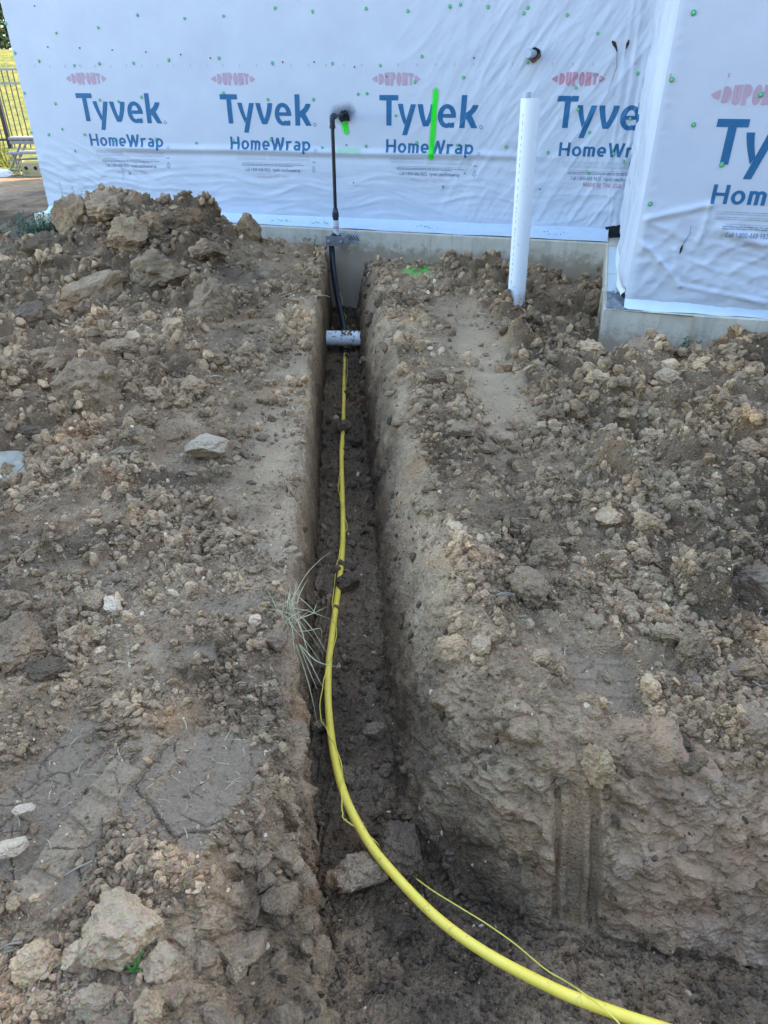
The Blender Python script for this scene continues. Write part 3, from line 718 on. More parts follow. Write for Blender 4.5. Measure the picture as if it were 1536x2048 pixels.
# ------------------------------------------------------------------ print on the wrap
def lin(p, q, w, cap=0.0):
    p = np.array(p, float); q = np.array(q, float); t = (q - p) / (np.linalg.norm(q - p) + 1e-9); n_ = np.array([-t[1], t[0]]) * w / 2
    return [p - t * cap - n_, q + t * cap - n_, q + t * cap + n_, p - t * cap + n_]
def strips_from_quad(q, n):
    a, b, c, d_ = [np.array(x, float) for x in q]
    return [(a + (b - a) * i / n, d_ + (c - d_) * i / n) for i in range(n + 1)]
def arc_strip(cx, cy, rx, ry, a0, a1, w, n=26):
    out = []
    for i in range(n + 1):
        a = math.radians(a0 + (a1 - a0) * i / n)
        out.append((np.array([cx + (rx - w) * math.cos(a), cy + (ry - w) * math.sin(a)]), np.array([cx + rx * math.cos(a), cy + ry * math.sin(a)])))
    return out
# wordmark traced as strokes, in units of a tall letter (x, y up from the base line)
K = 361.0
def wp(x, y): return ((x - 112) / 1158 * 3.783, (716 - y) / K)
def wq(*pts): return strips_from_quad([wp(*p) for p in pts], 10)
def curve2(Lp, Rp, n=14):
    """strip between two quadratic curves given as 3 points each"""
    def bez(P_, t): return np.array(P_[0]) * (1 - t) ** 2 + 2 * t * (1 - t) * np.array(P_[1]) + t * t * np.array(P_[2])
    return [(bez([wp(*p) for p in Lp], i / n), bez([wp(*p) for p in Rp], i / n)) for i in range(n + 1)]
def ell(cx, cy, rx, ry, a0, a1, wx, wy, n=30):
    out = []
    for i in range(n + 1):
        a = math.radians(a0 + (a1 - a0) * i / n)
        out.append((wp(cx + (rx - wx) * math.cos(a), cy - (ry - wy) * math.sin(a)), wp(cx + rx * math.cos(a), cy - ry * math.sin(a))))
    return out
WORD = [wq((112, 418), (338, 418), (338, 355), (112, 355)), wq((196, 716), (258, 716), (258, 419), (196, 419)),
        curve2([(334, 457), (352, 560), (412, 712)], [(394, 457), (404, 550), (438, 650)]), wq((388, 830), (447, 830), (549, 460), (487, 460)),
        curve2([(568, 459), (586, 590), (636, 720)], [(630, 459), (640, 560), (668, 652)]), curve2([(636.5, 720), (694, 720), (697, 720)], [(668, 651), (688, 620), (672, 652)], 4),
        curve2([(672, 652), (712, 560), (722, 460)], [(697, 720), (770, 590), (784, 460)]),
        ell(912, 595, 106, 140, 8, 306, 58, 52, 36), wq((850, 614), (1018, 614), (1018, 570), (850, 570)), wq((955, 736), (1002, 728), (998, 668), (952, 678)),
        wq((1062, 733), (1124, 733), (1136, 352), (1074, 352)), curve2([(1122, 560), (1190, 520), (1205, 465)], [(1122, 640), (1250, 560), (1270, 465)]),
        wq((1200, 733), (1270, 733), (1188, 560), (1128, 600))]
# simple stroke font (cap height 1)
def G(ch, w):
    S = []
    def L(*p, cap=0):
        for a, b in zip(p[:-1], p[1:]): S.append(strips_from_quad(lin(a, b, w, cap), 3))
    def Ar(cx, cy, rx, ry, a0, a1, n=14): S.append(arc_strip(cx, cy, rx, ry, a0, a1, w, n))
    h = w / 2; x = .72
    if ch == 'H': L((h, 0), (h, 1)); L((.68 - h, 0), (.68 - h, 1)); L((w, .5), (.68 - w, .5)); adv = .68
    elif ch == 'o': Ar(.29, x / 2, .29, x / 2 + .01, 0, 360, 22); adv = .58
    elif ch == 'm': L((h, 0), (h, x)); Ar(.22, x - .22, .22, .23, 0, 165); L((.44 - h, 0), (.44 - h, x - .22)); Ar(.44 - w + .22, x - .22, .22, .23, 0, 165); L((.88 - w - h, 0), (.88 - w - h, x - .22)); adv = .88 - w
    elif ch == 'n': L((h, 0), (h, x)); Ar(.26, x - .26, .26, .27, 0, 165); L((.52 - h, 0), (.52 - h, x - .26)); adv = .52
    elif ch == 'e': Ar(.28, x / 2, .28, x / 2 + .01, 5, 312, 20); L((w * .9, x / 2 - h * .4), (.55, x / 2 - h * .4)); adv = .55
    elif ch == 'W': L((.05, 1), (.27, 0)); L((.27, 0), (.475, .95)); L((.475, .95), (.68, 0)); L((.68, 0), (.90, 1)); adv = .95
    elif ch == 'w': L((.05, x), (.2, 0)); L((.2, 0), (.35, x * .9)); L((.35, x * .9), (.5, 0)); L((.5, 0), (.65, x)); adv = .70
    elif ch == 'r': L((h, 0), (h, x)); Ar(.30, x - .30, .30, .31, 62, 140); adv = .42
    elif ch == 'a': Ar(.24, .22, .24, .23, 20, 340, 16); L((.5 - h, 0), (.5 - h, x - .22)); Ar(.26, x - .24, .24, .25, 0, 140); adv = .52
    elif ch == 'p': L((h, -.28), (h, x)); Ar(.28, x / 2, .29, x / 2 + .01, -140, 140, 20); adv = .58
    elif ch == 'C': Ar(.36, .5, .36, .51, 50, 310, 18); adv = .62
    elif ch == 'l': L((h, 0), (h, 1.02)); adv = w
    elif ch == '1': L((.22, 0), (.22, 1)); L((.05, .8), (.20, .95)); adv = .32
    elif ch == '-': L((0, .4), (.26, .4)); adv = .26
    elif ch == '8': Ar(.28, .27, .28, .28, 0, 360, 16); Ar(.28, .75, .24, .26, 0, 360, 16); adv = .56
    elif ch == '0': Ar(.29, .5, .29, .51, 0, 360, 18); adv = .58
    elif ch == '4': L((.42, 0), (.42, 1)); L((.36, .93), (.05, .3)); L((.0, .25), (.56, .25)); adv = .56
    elif ch == '9': Ar(.28, .70, .28, .30, 0, 360, 16); L((.50, .62), (.28, 0)); adv = .56
    elif ch == '3': Ar(.24, .27, .28, .28, -140, 90); Ar(.24, .75, .26, .26, -90, 140); adv = .54
    elif ch == '5': Ar(.24, .31, .28, .31, -140, 100); L((.12, .52), (.14, 1)); L((.14, .96), (.48, .96)); adv = .54
    elif ch == 't': L((.16, .1), (.16, .95)); L((0, x - .04), (.34, x - .04)); L((.16, h), (.34, h)); adv = .34
    elif ch == 'y': L((.05, x), (.27, .05)); L((.50, x), (.18, -.28)); adv = .54
    elif ch == 'v': L((.05, x), (.26, .0)); L((.26, .0), (.48, x)); adv = .52
    elif ch == 'k': L((h, 0), (h, 1)); L((w, .35), (.46, x)); L((.22, .42), (.5, 0)); adv = .52
    elif ch == 'c': Ar(.27, x / 2, .27, x / 2 + .01, 45, 315, 16); adv = .46
    elif ch == 'h': L((h, 0), (h, 1)); Ar(.26, x - .26, .26, .27, 0, 165); L((.52 - h, 0), (.52 - h, x - .26)); adv = .52
    elif ch == '.': L((.05, 0), (.05, w)); adv = .12
    elif ch == '/': L((.05, -.1), (.4, 1.05)); adv = .44
    elif ch == 'M': L((h, 0), (h, 1)); L((.85 - h, 0), (.85 - h, 1)); L((w, .95), (.42, .2)); L((.44, .2), (.85 - w, .95)); adv = .85
    elif ch == 'A': L((.04, 0), (.35, 1)); L((.66, 0), (.37, .98)); L((.16, .3), (.54, .3)); adv = .70
    elif ch == 'D': L((h, 0), (h, 1)); Ar(.12, .5, .56, .5, -90, 90, 16); adv = .68
    elif ch == 'I': L((h, 0), (h, 1)); adv = w
    elif ch == 'N': L((h, 0), (h, 1)); L((.68 - h, 0), (.68 - h, 1)); L((w, .97), (.68 - w, .03)); adv = .68
    elif ch == 'T': L((0, 1 - h), (.6, 1 - h)); L((.3, 0), (.3, 1 - w)); adv = .6
    elif ch == 'E': L((h, 0), (h, 1)); L((w, h), (.52, h)); L((w, .5), (.48, .5)); L((w, 1 - h), (.52, 1 - h)); adv = .52
    elif ch == 'U': L((h, .3), (h, 1)); L((.64 - h, .3), (.64 - h, 1)); Ar(.32, .32, .32, .32, 180, 360, 16); adv = .64
    elif ch == 'S': Ar(.28, .73, .28, .27, 30, 270, 14); Ar(.28, .27, .28, .28, -150, 90, 14); adv = .56
    elif ch == 'P': L((h, 0), (h, 1)); Ar(.26, .70, .30, .30, -95, 95, 14); adv = .58
    elif ch == 'O': Ar(.34, .5, .34, .5, 0, 360, 22); adv = .68
    else: adv = .3
    return S, adv
def text(s, w, gap=.13, xs=1.0):
    out = []; x = 0
    for ch in s:
        S, adv = G(ch, w)
        for st in S: out.append([(np.array([x + a[0] * xs, a[1]]), np.array([x + b[0] * xs, b[1]])) for a, b in st])
        x += (adv + gap) * xs
    return out, x - gap * xs
def dupont():
    """condensed capitals inside a flat oval; unit width 1, height .333"""
    out = []; widths = [.112] * 6; x = .145
    for ch in 'DUPONT':
        S, adv = G(ch, .30 if ch not in 'NT' else .27)
        sx = .104 / adv; cur = []
        for st in S:
            ns = []
            for a, b in st:
                pr = []
                for p in (a, b):
                    X = x + p[0] * sx; env = math.sqrt(max(.05, 1 - ((X - .5) / .56) ** 2))
                    pr.append(np.array([X, (p[1] - .5) * .335 * env]))
                ns.append(tuple(pr))
            cur.append(ns)
        out.append(cur); x += .104 + .0175
    for sgn, X0 in ((1, 0.0), (-1, 1.0)):     # pointed ends of the oval
        out.append([[(np.array([X0 + sgn * .001, -.002]), np.array([X0 + sgn * .001, .002])), (np.array([X0 + sgn * .05, -.05]), np.array([X0 + sgn * .05, .05])), (np.array([X0 + sgn * .105, -.085]), np.array([X0 + sgn * .105, .085])), (np.array([X0 + sgn * .118, -.05]), np.array([X0 + sgn * .118, .05]))]])
    return out
def split(st, mx):
    """subdivide long strip steps so that print follows the wrinkles"""
    out = [st[0]]
    for (a0, b0), (a1, b1) in zip(st[:-1], st[1:]):
        n = max(1, int(math.ceil(max(np.linalg.norm(np.subtract(a1, a0)), np.linalg.norm(np.subtract(b1, b0))) / mx)))
        for i in range(1, n + 1): out.append((np.array(a0) + (np.subtract(a1, a0)) * i / n, np.array(b0) + (np.subtract(b1, b0)) * i / n))
    return out
def print_on(name, strokes, F, u0, z0, su, sz, m, parent, slant=0.0, umax=None, layer=0.0):
    V = []; Fc = []; kk = 0
    for st in strokes:
        st = split([(np.array([u0 + a[0] * su + a[1] * slant, z0 + a[1] * sz]), np.array([u0 + b[0] * su + b[1] * slant, z0 + b[1] * sz])) for a, b in st], .022)
        pts = np.array([[a, b] for a, b in st])            # n x 2 x 2
        wd = np.max(np.linalg.norm(pts[:, 0] - pts[:, 1], axis=1)); nc = max(2, int(wd / .022) + 2)
        s_ = np.linspace(0, 1, nc); q = pts[:, 0, None, :] * (1 - s_)[None, :, None] + pts[:, 1, None, :] * s_[None, :, None]
        if umax is not None: q[..., 0] = np.minimum(q[..., 0], umax)
        P_ = wallpt(F, q[..., 0], q[..., 1], .0022 + layer + .00022 * (kk % 7)); kk += 1
        b = len(V); V += list(P_.reshape(-1, 3)); nr_ = len(P_)
        for i in range(nr_ - 1):
            for j in range(nc - 1):
                ids = (b + i * nc + j, b + i * nc + j + 1, b + (i + 1) * nc + j + 1, b + (i + 1) * nc + j)
                if umax is not None and q[i, j, 0] >= umax - 1e-6 and q[i + 1, j + 1, 0] >= umax - 1e-6 and q[i + 1, j, 0] >= umax - 1e-6: continue
                Fc.append(ids)
    # keep every face turned outwards
    Va = np.array(V); FF = []
    for f in Fc:
        n_ = np.cross(Va[f[1]] - Va[f[0]], Va[f[2]] - Va[f[0]]); FF.append(f if n_ @ F[2] > 0 else tuple(reversed(f)))
    return mesh_obj(name, Va - off_h, FF, m, parent)
def fine_on(*a, **kw):
    o = print_on(*a, **kw); o['kind'] = 'stuff'; return o
def ring(cx, cy, r, w): return arc_strip(cx, cy, r, r, 0, 360, w, 18)
def glyphs(s, w, gap):
    out = []; x = 0
    for ch in s:
        S, adv = G(ch, w); out.append([[(np.array([x + a[0], a[1]]), np.array([x + b[0], b[1]])) for a, b in st] for st in S]); x += adv + gap
    return out
def letter(strokes, F, u0, z0, su, sz, m, parent, umax, name='printed_letter'):
    if umax is not None and u0 + min(a[0] for st in strokes for a, b in st) * su > umax - .01: return None
    if F is FB and u0 + min(a[0] for st in strokes for a, b in st) * su > 1.05: return None
    return print_on(name, strokes, F, u0, z0, su, sz, m, parent, umax=umax)
def logo(F, parent, u0, zt, k=1.0, ku=None, umax=None, strong=False):
    """u0 = left end of the wordmark's first letter, zt = its base line"""
    H_ = .2715 * k; ku = ku or k; U_ = .2698 * ku
    inkp = M['ink_pink2'] if strong else M['ink_pink']
    for a_, b_ in ((0, 2), (2, 4), (4, 7), (7, 10), (10, 13)): letter(WORD[a_:b_], F, u0, zt, U_, H_, M['ink_blue'], parent, umax)
    letter([ring(3.92, -.01, .062, .018)], F, u0, zt, U_, H_, M['ink_blue'], parent, umax, 'printed_mark')
    hw, wd = text('HomeWrap', .165, .12)
    for st_ in glyphs('HomeWrap', .165, .12): letter(st_, F, u0 + .071 * ku, zt - .2475 * k, ku / wd * .925, .1225 * k, M['ink_blue'], parent, umax)
    print_on('printed_mark', [ring(0, 0, .016, .005)], F, u0 + 1.055 * ku, zt - .245 * k, ku, k, M['ink_grey'], parent, umax=umax)
    for st_ in dupont(): letter(st_, F, u0 - .078 * ku, zt + .409 * k, .502 * ku, .29 / .333 * .40 * k, inkp, parent, umax)
    fine = []
    rr2 = random.Random(5)
    def micro(x0, x1, y, h):
        x = x0
        while x < x1:
            L_ = rr2.uniform(.012, .05); fine.append(strips_from_quad([(x, y), (min(x1, x + L_), y), (min(x1, x + L_), y + h), (x, y + h)], 1)); x += L_ + .005
    for y_ in (0.0, -.014, -.033, -.046): micro(.0, .355, y_, .0045); micro(.385, .86, y_ - .002, .0045)
    micro(.08, .76, -.078, .004)
    fine_on('printed_fine_text', fine, F, u0 + .12 * ku, zt - .30 * k, ku, k, M['ink_fine'], parent, umax=umax)
    fine = []; micro(.0, .72, 0, .006); micro(.0, .60, -.013, .006)
    fine_on('printed_fine_text', fine, F, u0 + .185 * ku, zt - .395 * k, ku, k, M['ink_grey'], parent, umax=umax)
    ct, wd = text('Call 1-800-448-9835  tyvek.com/homewrap', .15, .12)
    fine_on('printed_text', ct, F, u0 + .22 * ku, zt - .462 * k, .645 / wd * ku, .034 * k, M['ink_grey'], parent, umax=umax)
    mt, wd = text('MADE IN THE USA', .16, .14)
    fine_on('printed_text', mt, F, u0 + .352 * ku, zt - .522 * k, .37 / wd * ku, .038 * k, inkp if strong else M['ink_pale'], parent, umax=umax)
    tri = [strips_from_quad(lin((-.018, 0), (.018, 0), .005), 1), strips_from_quad(lin((-.02, .004), (0, .048), .005), 1), strips_from_quad(lin((.02, .004), (0, .048), .005), 1),
           strips_from_quad(lin((-.008, -.011), (.008, -.011), .005), 1), strips_from_quad([(-.012, .085), (.024, .085), (.024, .094), (-.012, .094)], 1)]
    fine_on('printed_mark', tri, F, u0 + 1.02 * ku, zt - .447 * k, ku, k, M['ink_grey'], parent, umax=umax)
for i, u0 in enumerate((.679, 2.421, 4.1835, 5.967)):
    logo(FM, wrap_main, u0, 1.1415 + (.004 if i == 0 else 0), umax=UC - .004 if i == 3 else None, strong=(i == 3))
logo(FB, wrap_bump, .349, 1.0945, k=.918, ku=.918)
# crumpled end of the last letter on the return
krem = [strips_from_quad([(.06, .0), (.20, .5), (.12, .52), (.0, .06)], 6), strips_from_quad([(.0, .62), (.08, .70), (.22, 1.05), (.12, .98)], 6)]
fine_on('printed_letter', krem, FR, .12, 1.16, 1.1, .22, M['ink_blue'], wrap_ret)
smud = []
rs = random.Random(11)
for i in range(34):
    u = rs.uniform(.15, 1.5); zz = rs.uniform(.62, 1.32); smud.append(strips_from_quad(lin((u, zz), (u + rs.uniform(-.03, .03), zz + rs.uniform(.02, .07)), rs.uniform(.008, .03)), 2))
fine_on('crumpled_print', smud, FR, 0, 0, 1, 1, M['ink_grey'], wrap_ret)
# row of small printed ticks
tk = []
for i in range(36): tk.append(strips_from_quad([(.05 + i * .188, 0), (.058 + i * .188, 0), (.058 + i * .188, .022), (.05 + i * .188, .022)], 1))
o = fine_on('printed_tick', tk, FM, 0, 1.66, 1, 1, M['ink_fine'], wrap_main)
tk = [strips_from_quad([(.02 + i * .33, 0), (.03 + i * .33, 0), (.03 + i * .33, .022), (.02 + i * .33, .022)], 1) for i in range(7)]
fine_on('printed_tick', tk, FB, 0, 1.558, 1, 1, M['ink_pink'], wrap_bump)
# green lettering scraps on the flashing
def scrap(F, fa, fe, u):
    s_ = random.Random(int(u * 100)); mb = MB()
    for i in range(7):
        uu = u + i * .035 + s_.uniform(-.01, .01)
        t_ = wallpt(F, np.array(uu), np.array(.235), -.006); w = t_ - fa; bf = fa + fe * (w @ fe); nn = np.array([fe[1], -fe[0], 0]); bp = bf - nn * .012 + UZ * (ZF + .008)
        q = s_.uniform(.35, .62); p = t_ * (1 - q) + bp * q + nn * .006 + UZ * -.002; dirv = (bp - t_) / np.linalg.norm(bp - t_)
        mb.box(p, (s_.uniform(.008, .026), s_.uniform(.008, .016), .002), (EU, dirv, np.cross(EU, dirv)))
    o = mb.build('printed_scrap', M['ink_green'], house); o['kind'] = 'stuff'; return o
for px_ in (380, 555, 630, 842, 1092): scrap(FM, f0, ef, wall_px(px_, 440)[0])
# cap nails
def disc(mb, c, n_, e_, r, h, k=10, dome=True):
    b = np.cross(n_, e_); v = []; 
    for (rr, hh) in ((r, 0), (r, h * .6), (r * .8, h)): v += [c + (e_ * math.cos(a) + b * math.sin(a)) * rr + n_ * hh for a in [2 * math.pi * i / k for i in range(k)]]
    f = [(j * k + i, j * k + (i + 1) % k, (j + 1) * k + (i + 1) % k, (j + 1) * k + i) for j in range(2) for i in range(k)] + [tuple(2 * k + i for i in range(k))]
    mb.add(v, f)
cap_px = [(275,30),(370,37),(447,32),(550,16),(625,23),(732,17),(12,47),(197,55),(113,66),(30,106),(78,122),(149,131),(199,127),(267,126),(338,120),(438,116),(545,126),(665,127),(761,131),
 (816,22),(900,13),(921,9),(976,14),(1056,16),(1048,27),(1134,30),(1195,67),(844,113),(1056,125),(927,155),(830,164),(1275,147),(1152,176),(716,188),(734,187),(49,186),(200,200),(237,203),(283,194),
 (447,186),(536,199),(627,199),(111,207),(792,231),(467,281),(542,279),(645,295),(732,292),(393,286),(125,258),(98,269),(170,269),(230,280),(313,278),(151,302),(834,285),(915,290),(1012,293),(1096,305),
 (886,373),(260,346),(63,265),(1156,219),(1260,237),(1179,265),(1227,307),(1247,322),(1176,346),(117,412)]
cap_mesh = None
def cap_at(F, px_, py_, parent, r=.0185):
    global cap_mesh
    u, z = wall_px(px_, py_, F); 
    p = wallpt(F, np.array(u), np.array(z), .003)
    if cap_mesh is None:
        mb = MB(); disc(mb, np.zeros(3), np.array([0, 0, 1.0]), np.array([1.0, 0, 0]), 1.0, .32, 12); nf_ = len(mb.f)
        disc(mb, np.array([.0, .0, .322]), np.array([0, 0, 1.0]), np.array([1.0, 0, 0]), .42, .06, 8)
        cap_mesh = bpy.data.meshes.new('cap_nail'); cap_mesh.from_pydata(mb.v, [], mb.f); cap_mesh.materials.append(M['cap']); cap_mesh.materials.append(M['cap_mid'])
        for i, pl in enumerate(cap_mesh.polygons): pl.material_index = 1 if i >= nf_ else 0
    o = bpy.data.objects.new('cap_nail', cap_mesh); link(o, parent)
    zax = Vector(F[2]); xax = Vector(F[1]); mt = Matrix((xax, zax.cross(xax), zax)).transposed().to_4x4()
    q = p - off_h; rr = r * random.uniform(.92, 1.08)
    o.matrix_local = Matrix.Translation(Vector(q)) @ mt @ Matrix.Rotation(random.uniform(0, 6), 4, 'Z') @ Matrix.Diagonal((rr, rr * random.uniform(.85, 1), rr, 1))
for a, b in cap_px: cap_at(FM, a, b, wrap_main, .0158)
for a, b in [(1387, 25), (1343, 159), (1521, 189), (1387, 249), (1443, 329), (1300, 407)]: cap_at(FB, max(a, 1352 - int((b) * .16)), b, wrap_bump, .0150)
nail_px = [(96, 94), (160, 96), (225, 100), (292, 104), (362, 109), (421, 116), (566, 124), (629, 124), (709, 134), (948, 116), (774, 153), (930, 347), (70, 12), (708, 365), (1080, 378), (693, 290)]
mb = MB()
for a, b in nail_px:
    u, z = wall_px(a, b); disc(mb, wallpt(FM, np.array(u), np.array(z), .003), NO, EU, .0075, .004, 7)
mb.build('small_nail', M['nail'], wrap_main)['kind'] = 'stuff'
# sprayed paint, rust runs, the tear
def decal(name, F, uc, zc_, hu, hz, m, parent, layer=.0052, rot=0.0, nu=10, nz=16):
    us = np.linspace(-hu, hu, nu); zs = np.linspace(-hz, hz, nz); U, Z = np.meshgrid(us, zs); cr, sr = math.cos(rot), math.sin(rot)
    Pt = wallpt(F, uc + U * cr - Z * sr, zc_ + U * sr + Z * cr, layer) - off_h
    o = grid_obj(name, Pt, m, parent)
    uv = o.data.uv_layers.new(name='UVMap'); vi = np.zeros(len(o.data.loops), dtype=np.int32); o.data.loops.foreach_get('vertex_index', vi)
    uu = np.stack([(U / (2 * hu) + .5).reshape(-1)[vi], (Z / (2 * hz) + .5).reshape(-1)[vi]], -1); uv.data.foreach_set('uv', uu.reshape(-1).astype(np.float32))
    return o
GRN = (0.012, 0.83, 0.012)
u_, z_ = wall_px(867, 250)
decal('spray_paint', FM, u_, z_, .10, .34, spray('spray_line', GRN, .10, .34, (.008, .046, .012), .86), wrap_main, rot=-.045, nz=40)
u_, z_ = wall_px(690.5, 253)
decal('spray_paint', FM, u_, z_, .075, .095, spray('spray_spot', GRN, .075, .095, (.006, .050, .012), .92), wrap_main, rot=.25)
u_, z_ = wall_px(698, 301)
decal('spray_paint', FM, u_, z_, .16, .05, spray('spray_haze', (.25, .85, .30), .16, .05, (.004, .05, .012), .3), wrap_main, nu=20)
u_, z_ = wall_px(686, 226)
decal('soot_smudge', FM, u_, z_, .17, .13, spray('black_overspray', (.02, .022, .026), .17, .13, (.0, .11, .10), .5, 26), wrap_main, rot=.2, nu=20, layer=.0045)
def px_poly(name, F, pts, wds, m, parent, layer=.0035):
    st = []
    for i, ((a, b), w) in enumerate(zip(pts, wds)):
        u, z = wall_px(a, b, F)
        pu, pz = wall_px(*pts[max(0, i - 1)], F); qu, qz = wall_px(*pts[min(len(pts) - 1, i + 1)], F)
        t = np.array([qu - pu, qz - pz]); t /= np.linalg.norm(t); n_ = np.array([-t[1], t[0]]) * w / 2
        st.append((np.array([u, z]) - n_, np.array([u, z]) + n_))
    return print_on(name, [st], F, 0, 0, 1, 1, m, parent, layer=layer)
px_poly('rust_stain', FM, [(1224, 82), (1228, 87), (1232, 95), (1234, 104)], [.012, .034, .020, .006], M['stain'], wrap_main)
px_poly('rust_stain', FM, [(1258, 80), (1255, 88), (1252, 98)], [.010, .028, .008], M['stain'], wrap_main)
px_poly('rust_run', FM, [(1234, 100), (1233, 136), (1225, 155), (1216, 186)], [.010, .008, .008, .004], M['stain_pale'], wrap_main, .003)
px_poly('rust_run', FM, [(1252, 95), (1249, 118)], [.010, .004], M['stain_pale'], wrap_main, .003)
px_poly('tear', FB, [(1381, 450), (1379, 468), (1369, 482), (1364, 492)], [.003, .004, .006, .004], M['ink_grey'], wrap_bump, .004)
px_poly('tear', FB, [(1365, 488), (1362, 497), (1359, 506)], [.006, .016, .006], M['dark_gap'], wrap_bump, .005)
px_poly('tear', FM, [(240, 326), (246, 337), (248, 350), (247, 362)], [.003, .007, .006, .004], M['ink_fine'], wrap_main, .004)
# ------------------------------------------------------------------ service pipes
# black riser: nipple from the wall, elbow, drop pipe, coupling, sleeve bending down into the trench
uw, zw = wall_px(690, 229); PW = wallpt(FM, np.array(uw), np.array(zw), .0); OUT = .46
PE = PW + NO * OUT; PE[2] = zw
riser = empty('gas_riser', (PE[0], PE[1], -.2), 'black gas riser pipe dropping from the wall into the far end of the trench', 'gas pipe')
mb = MB(); rn = random.Random(4)
mb.tube([PW + NO * .05, PE - NO * .005], .017, 12); mb.build('nipple', M['fitting'], riser, True)
mb = MB(); el = [PE + NO * -.06, PE + NO * -.035, PE + NO * -.012 + UZ * -.004, PE + NO * .0 + UZ * -.018, PE + UZ * -.05, PE + UZ * -.085]
mb.tube(spline(el, .01), .026, 14); mb.tube([PE + NO * -.075, PE + NO * -.05], .030, 14); mb.tube([PE + UZ * -.075, PE + UZ * -.105], .030, 14); mb.build('elbow', M['fitting'], riser, True)
zb0 = .335
mb = MB(); mb.tube([PE + UZ * -.09, np.array([PE[0], PE[1], zb0])], .0185, 14); mb.build('drop_pipe', M['hdpe'], riser, True)
mb = MB(); q = np.array([PE[0], PE[1], 0])
mb.tube([q + UZ * (zb0 + .06), q + UZ * (zb0 + .025), q + UZ * (zb0 + .02), q + UZ * (zb0 - .03), q + UZ * (zb0 - .035), q + UZ * (zb0 - .06)], [.024, .030, .035, .035, .030, .030], 8); mb.build('coupling', M['fitting'], riser, True)
mb = MB(); mb.tube([q + UZ * (zb0 - .055), q + UZ * (zb0 - .20)], .031, 14); mb.build('label_sleeve', M['label'], riser, True)
mb = MB(); mb.tube([q + UZ * (zb0 - .115), q + UZ * (zb0 - .14)], .0318, 14, False); mb.build('label_band', M['ink_pink'], riser, True)
pbot = at_y(688, 655, 6.62)
sl = [q + UZ * (zb0 - .19), at_y(663.5, 478, PE[1]), at_y(664.5, 510, PE[1] - .01), at_y(668, 550, PE[1] - .12), at_y(675, 592, 7.40), at_y(683, 630, 7.02), pbot, at_y(690, 680, 6.3)]
SLV = spline(sl, .03)
mb = MB(); mb.tube(SLV, .031, 16); mb.build('sleeve', M['hdpe'], riser, True)
# wrap lump round the wall entry
mb = MB()
for i in range(9):
    a = rn.uniform(0, 6.28); r = rn.uniform(.0, .05); p = PW + NO * rn.uniform(.01, .06) + EU * (r * math.cos(a) - .01) + UZ * (r * math.sin(a) * 1.1)
    dv = EU * rn.uniform(-1, 1) + UZ * rn.uniform(-1, 1) + NO * .3; dv /= np.linalg.norm(dv)
    mb.tube([p - dv * rn.uniform(.02, .06), p + UZ * .01, p + dv * rn.uniform(.02, .06)], [.012, rn.uniform(.016, .03), .010], 7)
mb.build('wall_flange', M['paint_dark'], riser, True)
# bracket
fp = f0 + ef * ((PE - f0) @ ef); clampz = .075
br = empty('pipe_bracket', (*fp[:2], clampz), 'galvanised stand-off bracket clamping the black riser to the concrete footing', 'bracket')
gap = (PE - fp) @ nf
w0 = fp + nf * .004 + UZ * clampz; cp = q + UZ * (clampz + .0)
mb = MB(); mb.box(w0 + ef * .135, (.13, .006, .095), (ef, nf, UZ)); mb.box(w0 - ef * .02, (.14, .006, .095), (ef, nf, UZ)); mb.build('wall_plate', M['galv'], br)
mb = MB()
for k_ in range(4): mb.box(w0 + ef * (.095 + k_ * .030) + nf * .005, (.010, .003, .06), (ef * .8 + UZ * .6, nf, UZ * .8 - ef * .6))
for k_ in range(3): mb.box(w0 + ef * (-.07 + k_ * .036) + nf * .005, (.014, .003, .07), (ef * .8 + UZ * .6, nf, UZ * .8 - ef * .6))
mb.build('plate_stripe', M['galv_dark'], br)['kind'] = 'stuff'
mb = MB(); a0, a1 = w0 + ef * .09, cp + ef * .075 + nf * .03
dv = (a1 - a0) / np.linalg.norm(a1 - a0); mb.box((a0 + a1) / 2, (np.linalg.norm(a1 - a0), .006, .085), (dv, np.cross(UZ, dv), UZ))
a0, a1 = w0 - ef * .05, cp - ef * .075 + nf * .03; dv = (a1 - a0) / np.linalg.norm(a1 - a0); mb.box((a0 + a1) / 2, (np.linalg.norm(a1 - a0), .006, .085), (dv, np.cross(UZ, dv), UZ))
mb.build('bracket_arm', M['galv'], br)
mb = MB(); mb.box(cp + nf * .045, (.21, .008, .10), (ef, nf, UZ)); mb.build('clamp_plate', M['alu'], br, bevel=.003)
for s_ in (-1, 1):
    mb = MB(); c_ = cp + nf * .049 + ef * .07 * s_; mb.tube([c_, c_ + nf * .014], .016, 6); mb.tube([c_ + nf * .012, c_ + nf * .026], .009, 8); mb.build('bolt', M['galv'], br)
# white drain pipe standing in the soil, with a grey conduit stub in its mouth
pb_ = at_z(1032, 600, .06); ptop = at_y(1062, 196, pb_[1] + .02); PR = .0685
dv = (ptop - pb_) / np.linalg.norm(ptop - pb_)
drain = empty('drain_pipe', pb_, 'tall white plastic drain pipe standing upright in the soil before the wall', 'pipe')
mb = MB(); ringsP = [pb_ - dv * .3 + (ptop - pb_ + dv * .3) * t for t in np.linspace(0, 1, 12)]
n_ = 36; ax = np.cross(dv, np.array([0, 1.0, 0])); ax /= np.linalg.norm(ax); ay = np.cross(dv, ax); v = []
for p in ringsP: v += [p + (ax * math.cos(a) + ay * math.sin(a)) * PR for a in np.linspace(0, 2 * math.pi, n_, endpoint=False)]
for rr_, hh in ((PR - .006, 0), (PR - .007, -.35)): v += [ptop + dv * hh + (ax * math.cos(a) + ay * math.sin(a)) * rr_ for a in np.linspace(0, 2 * math.pi, n_, endpoint=False)]
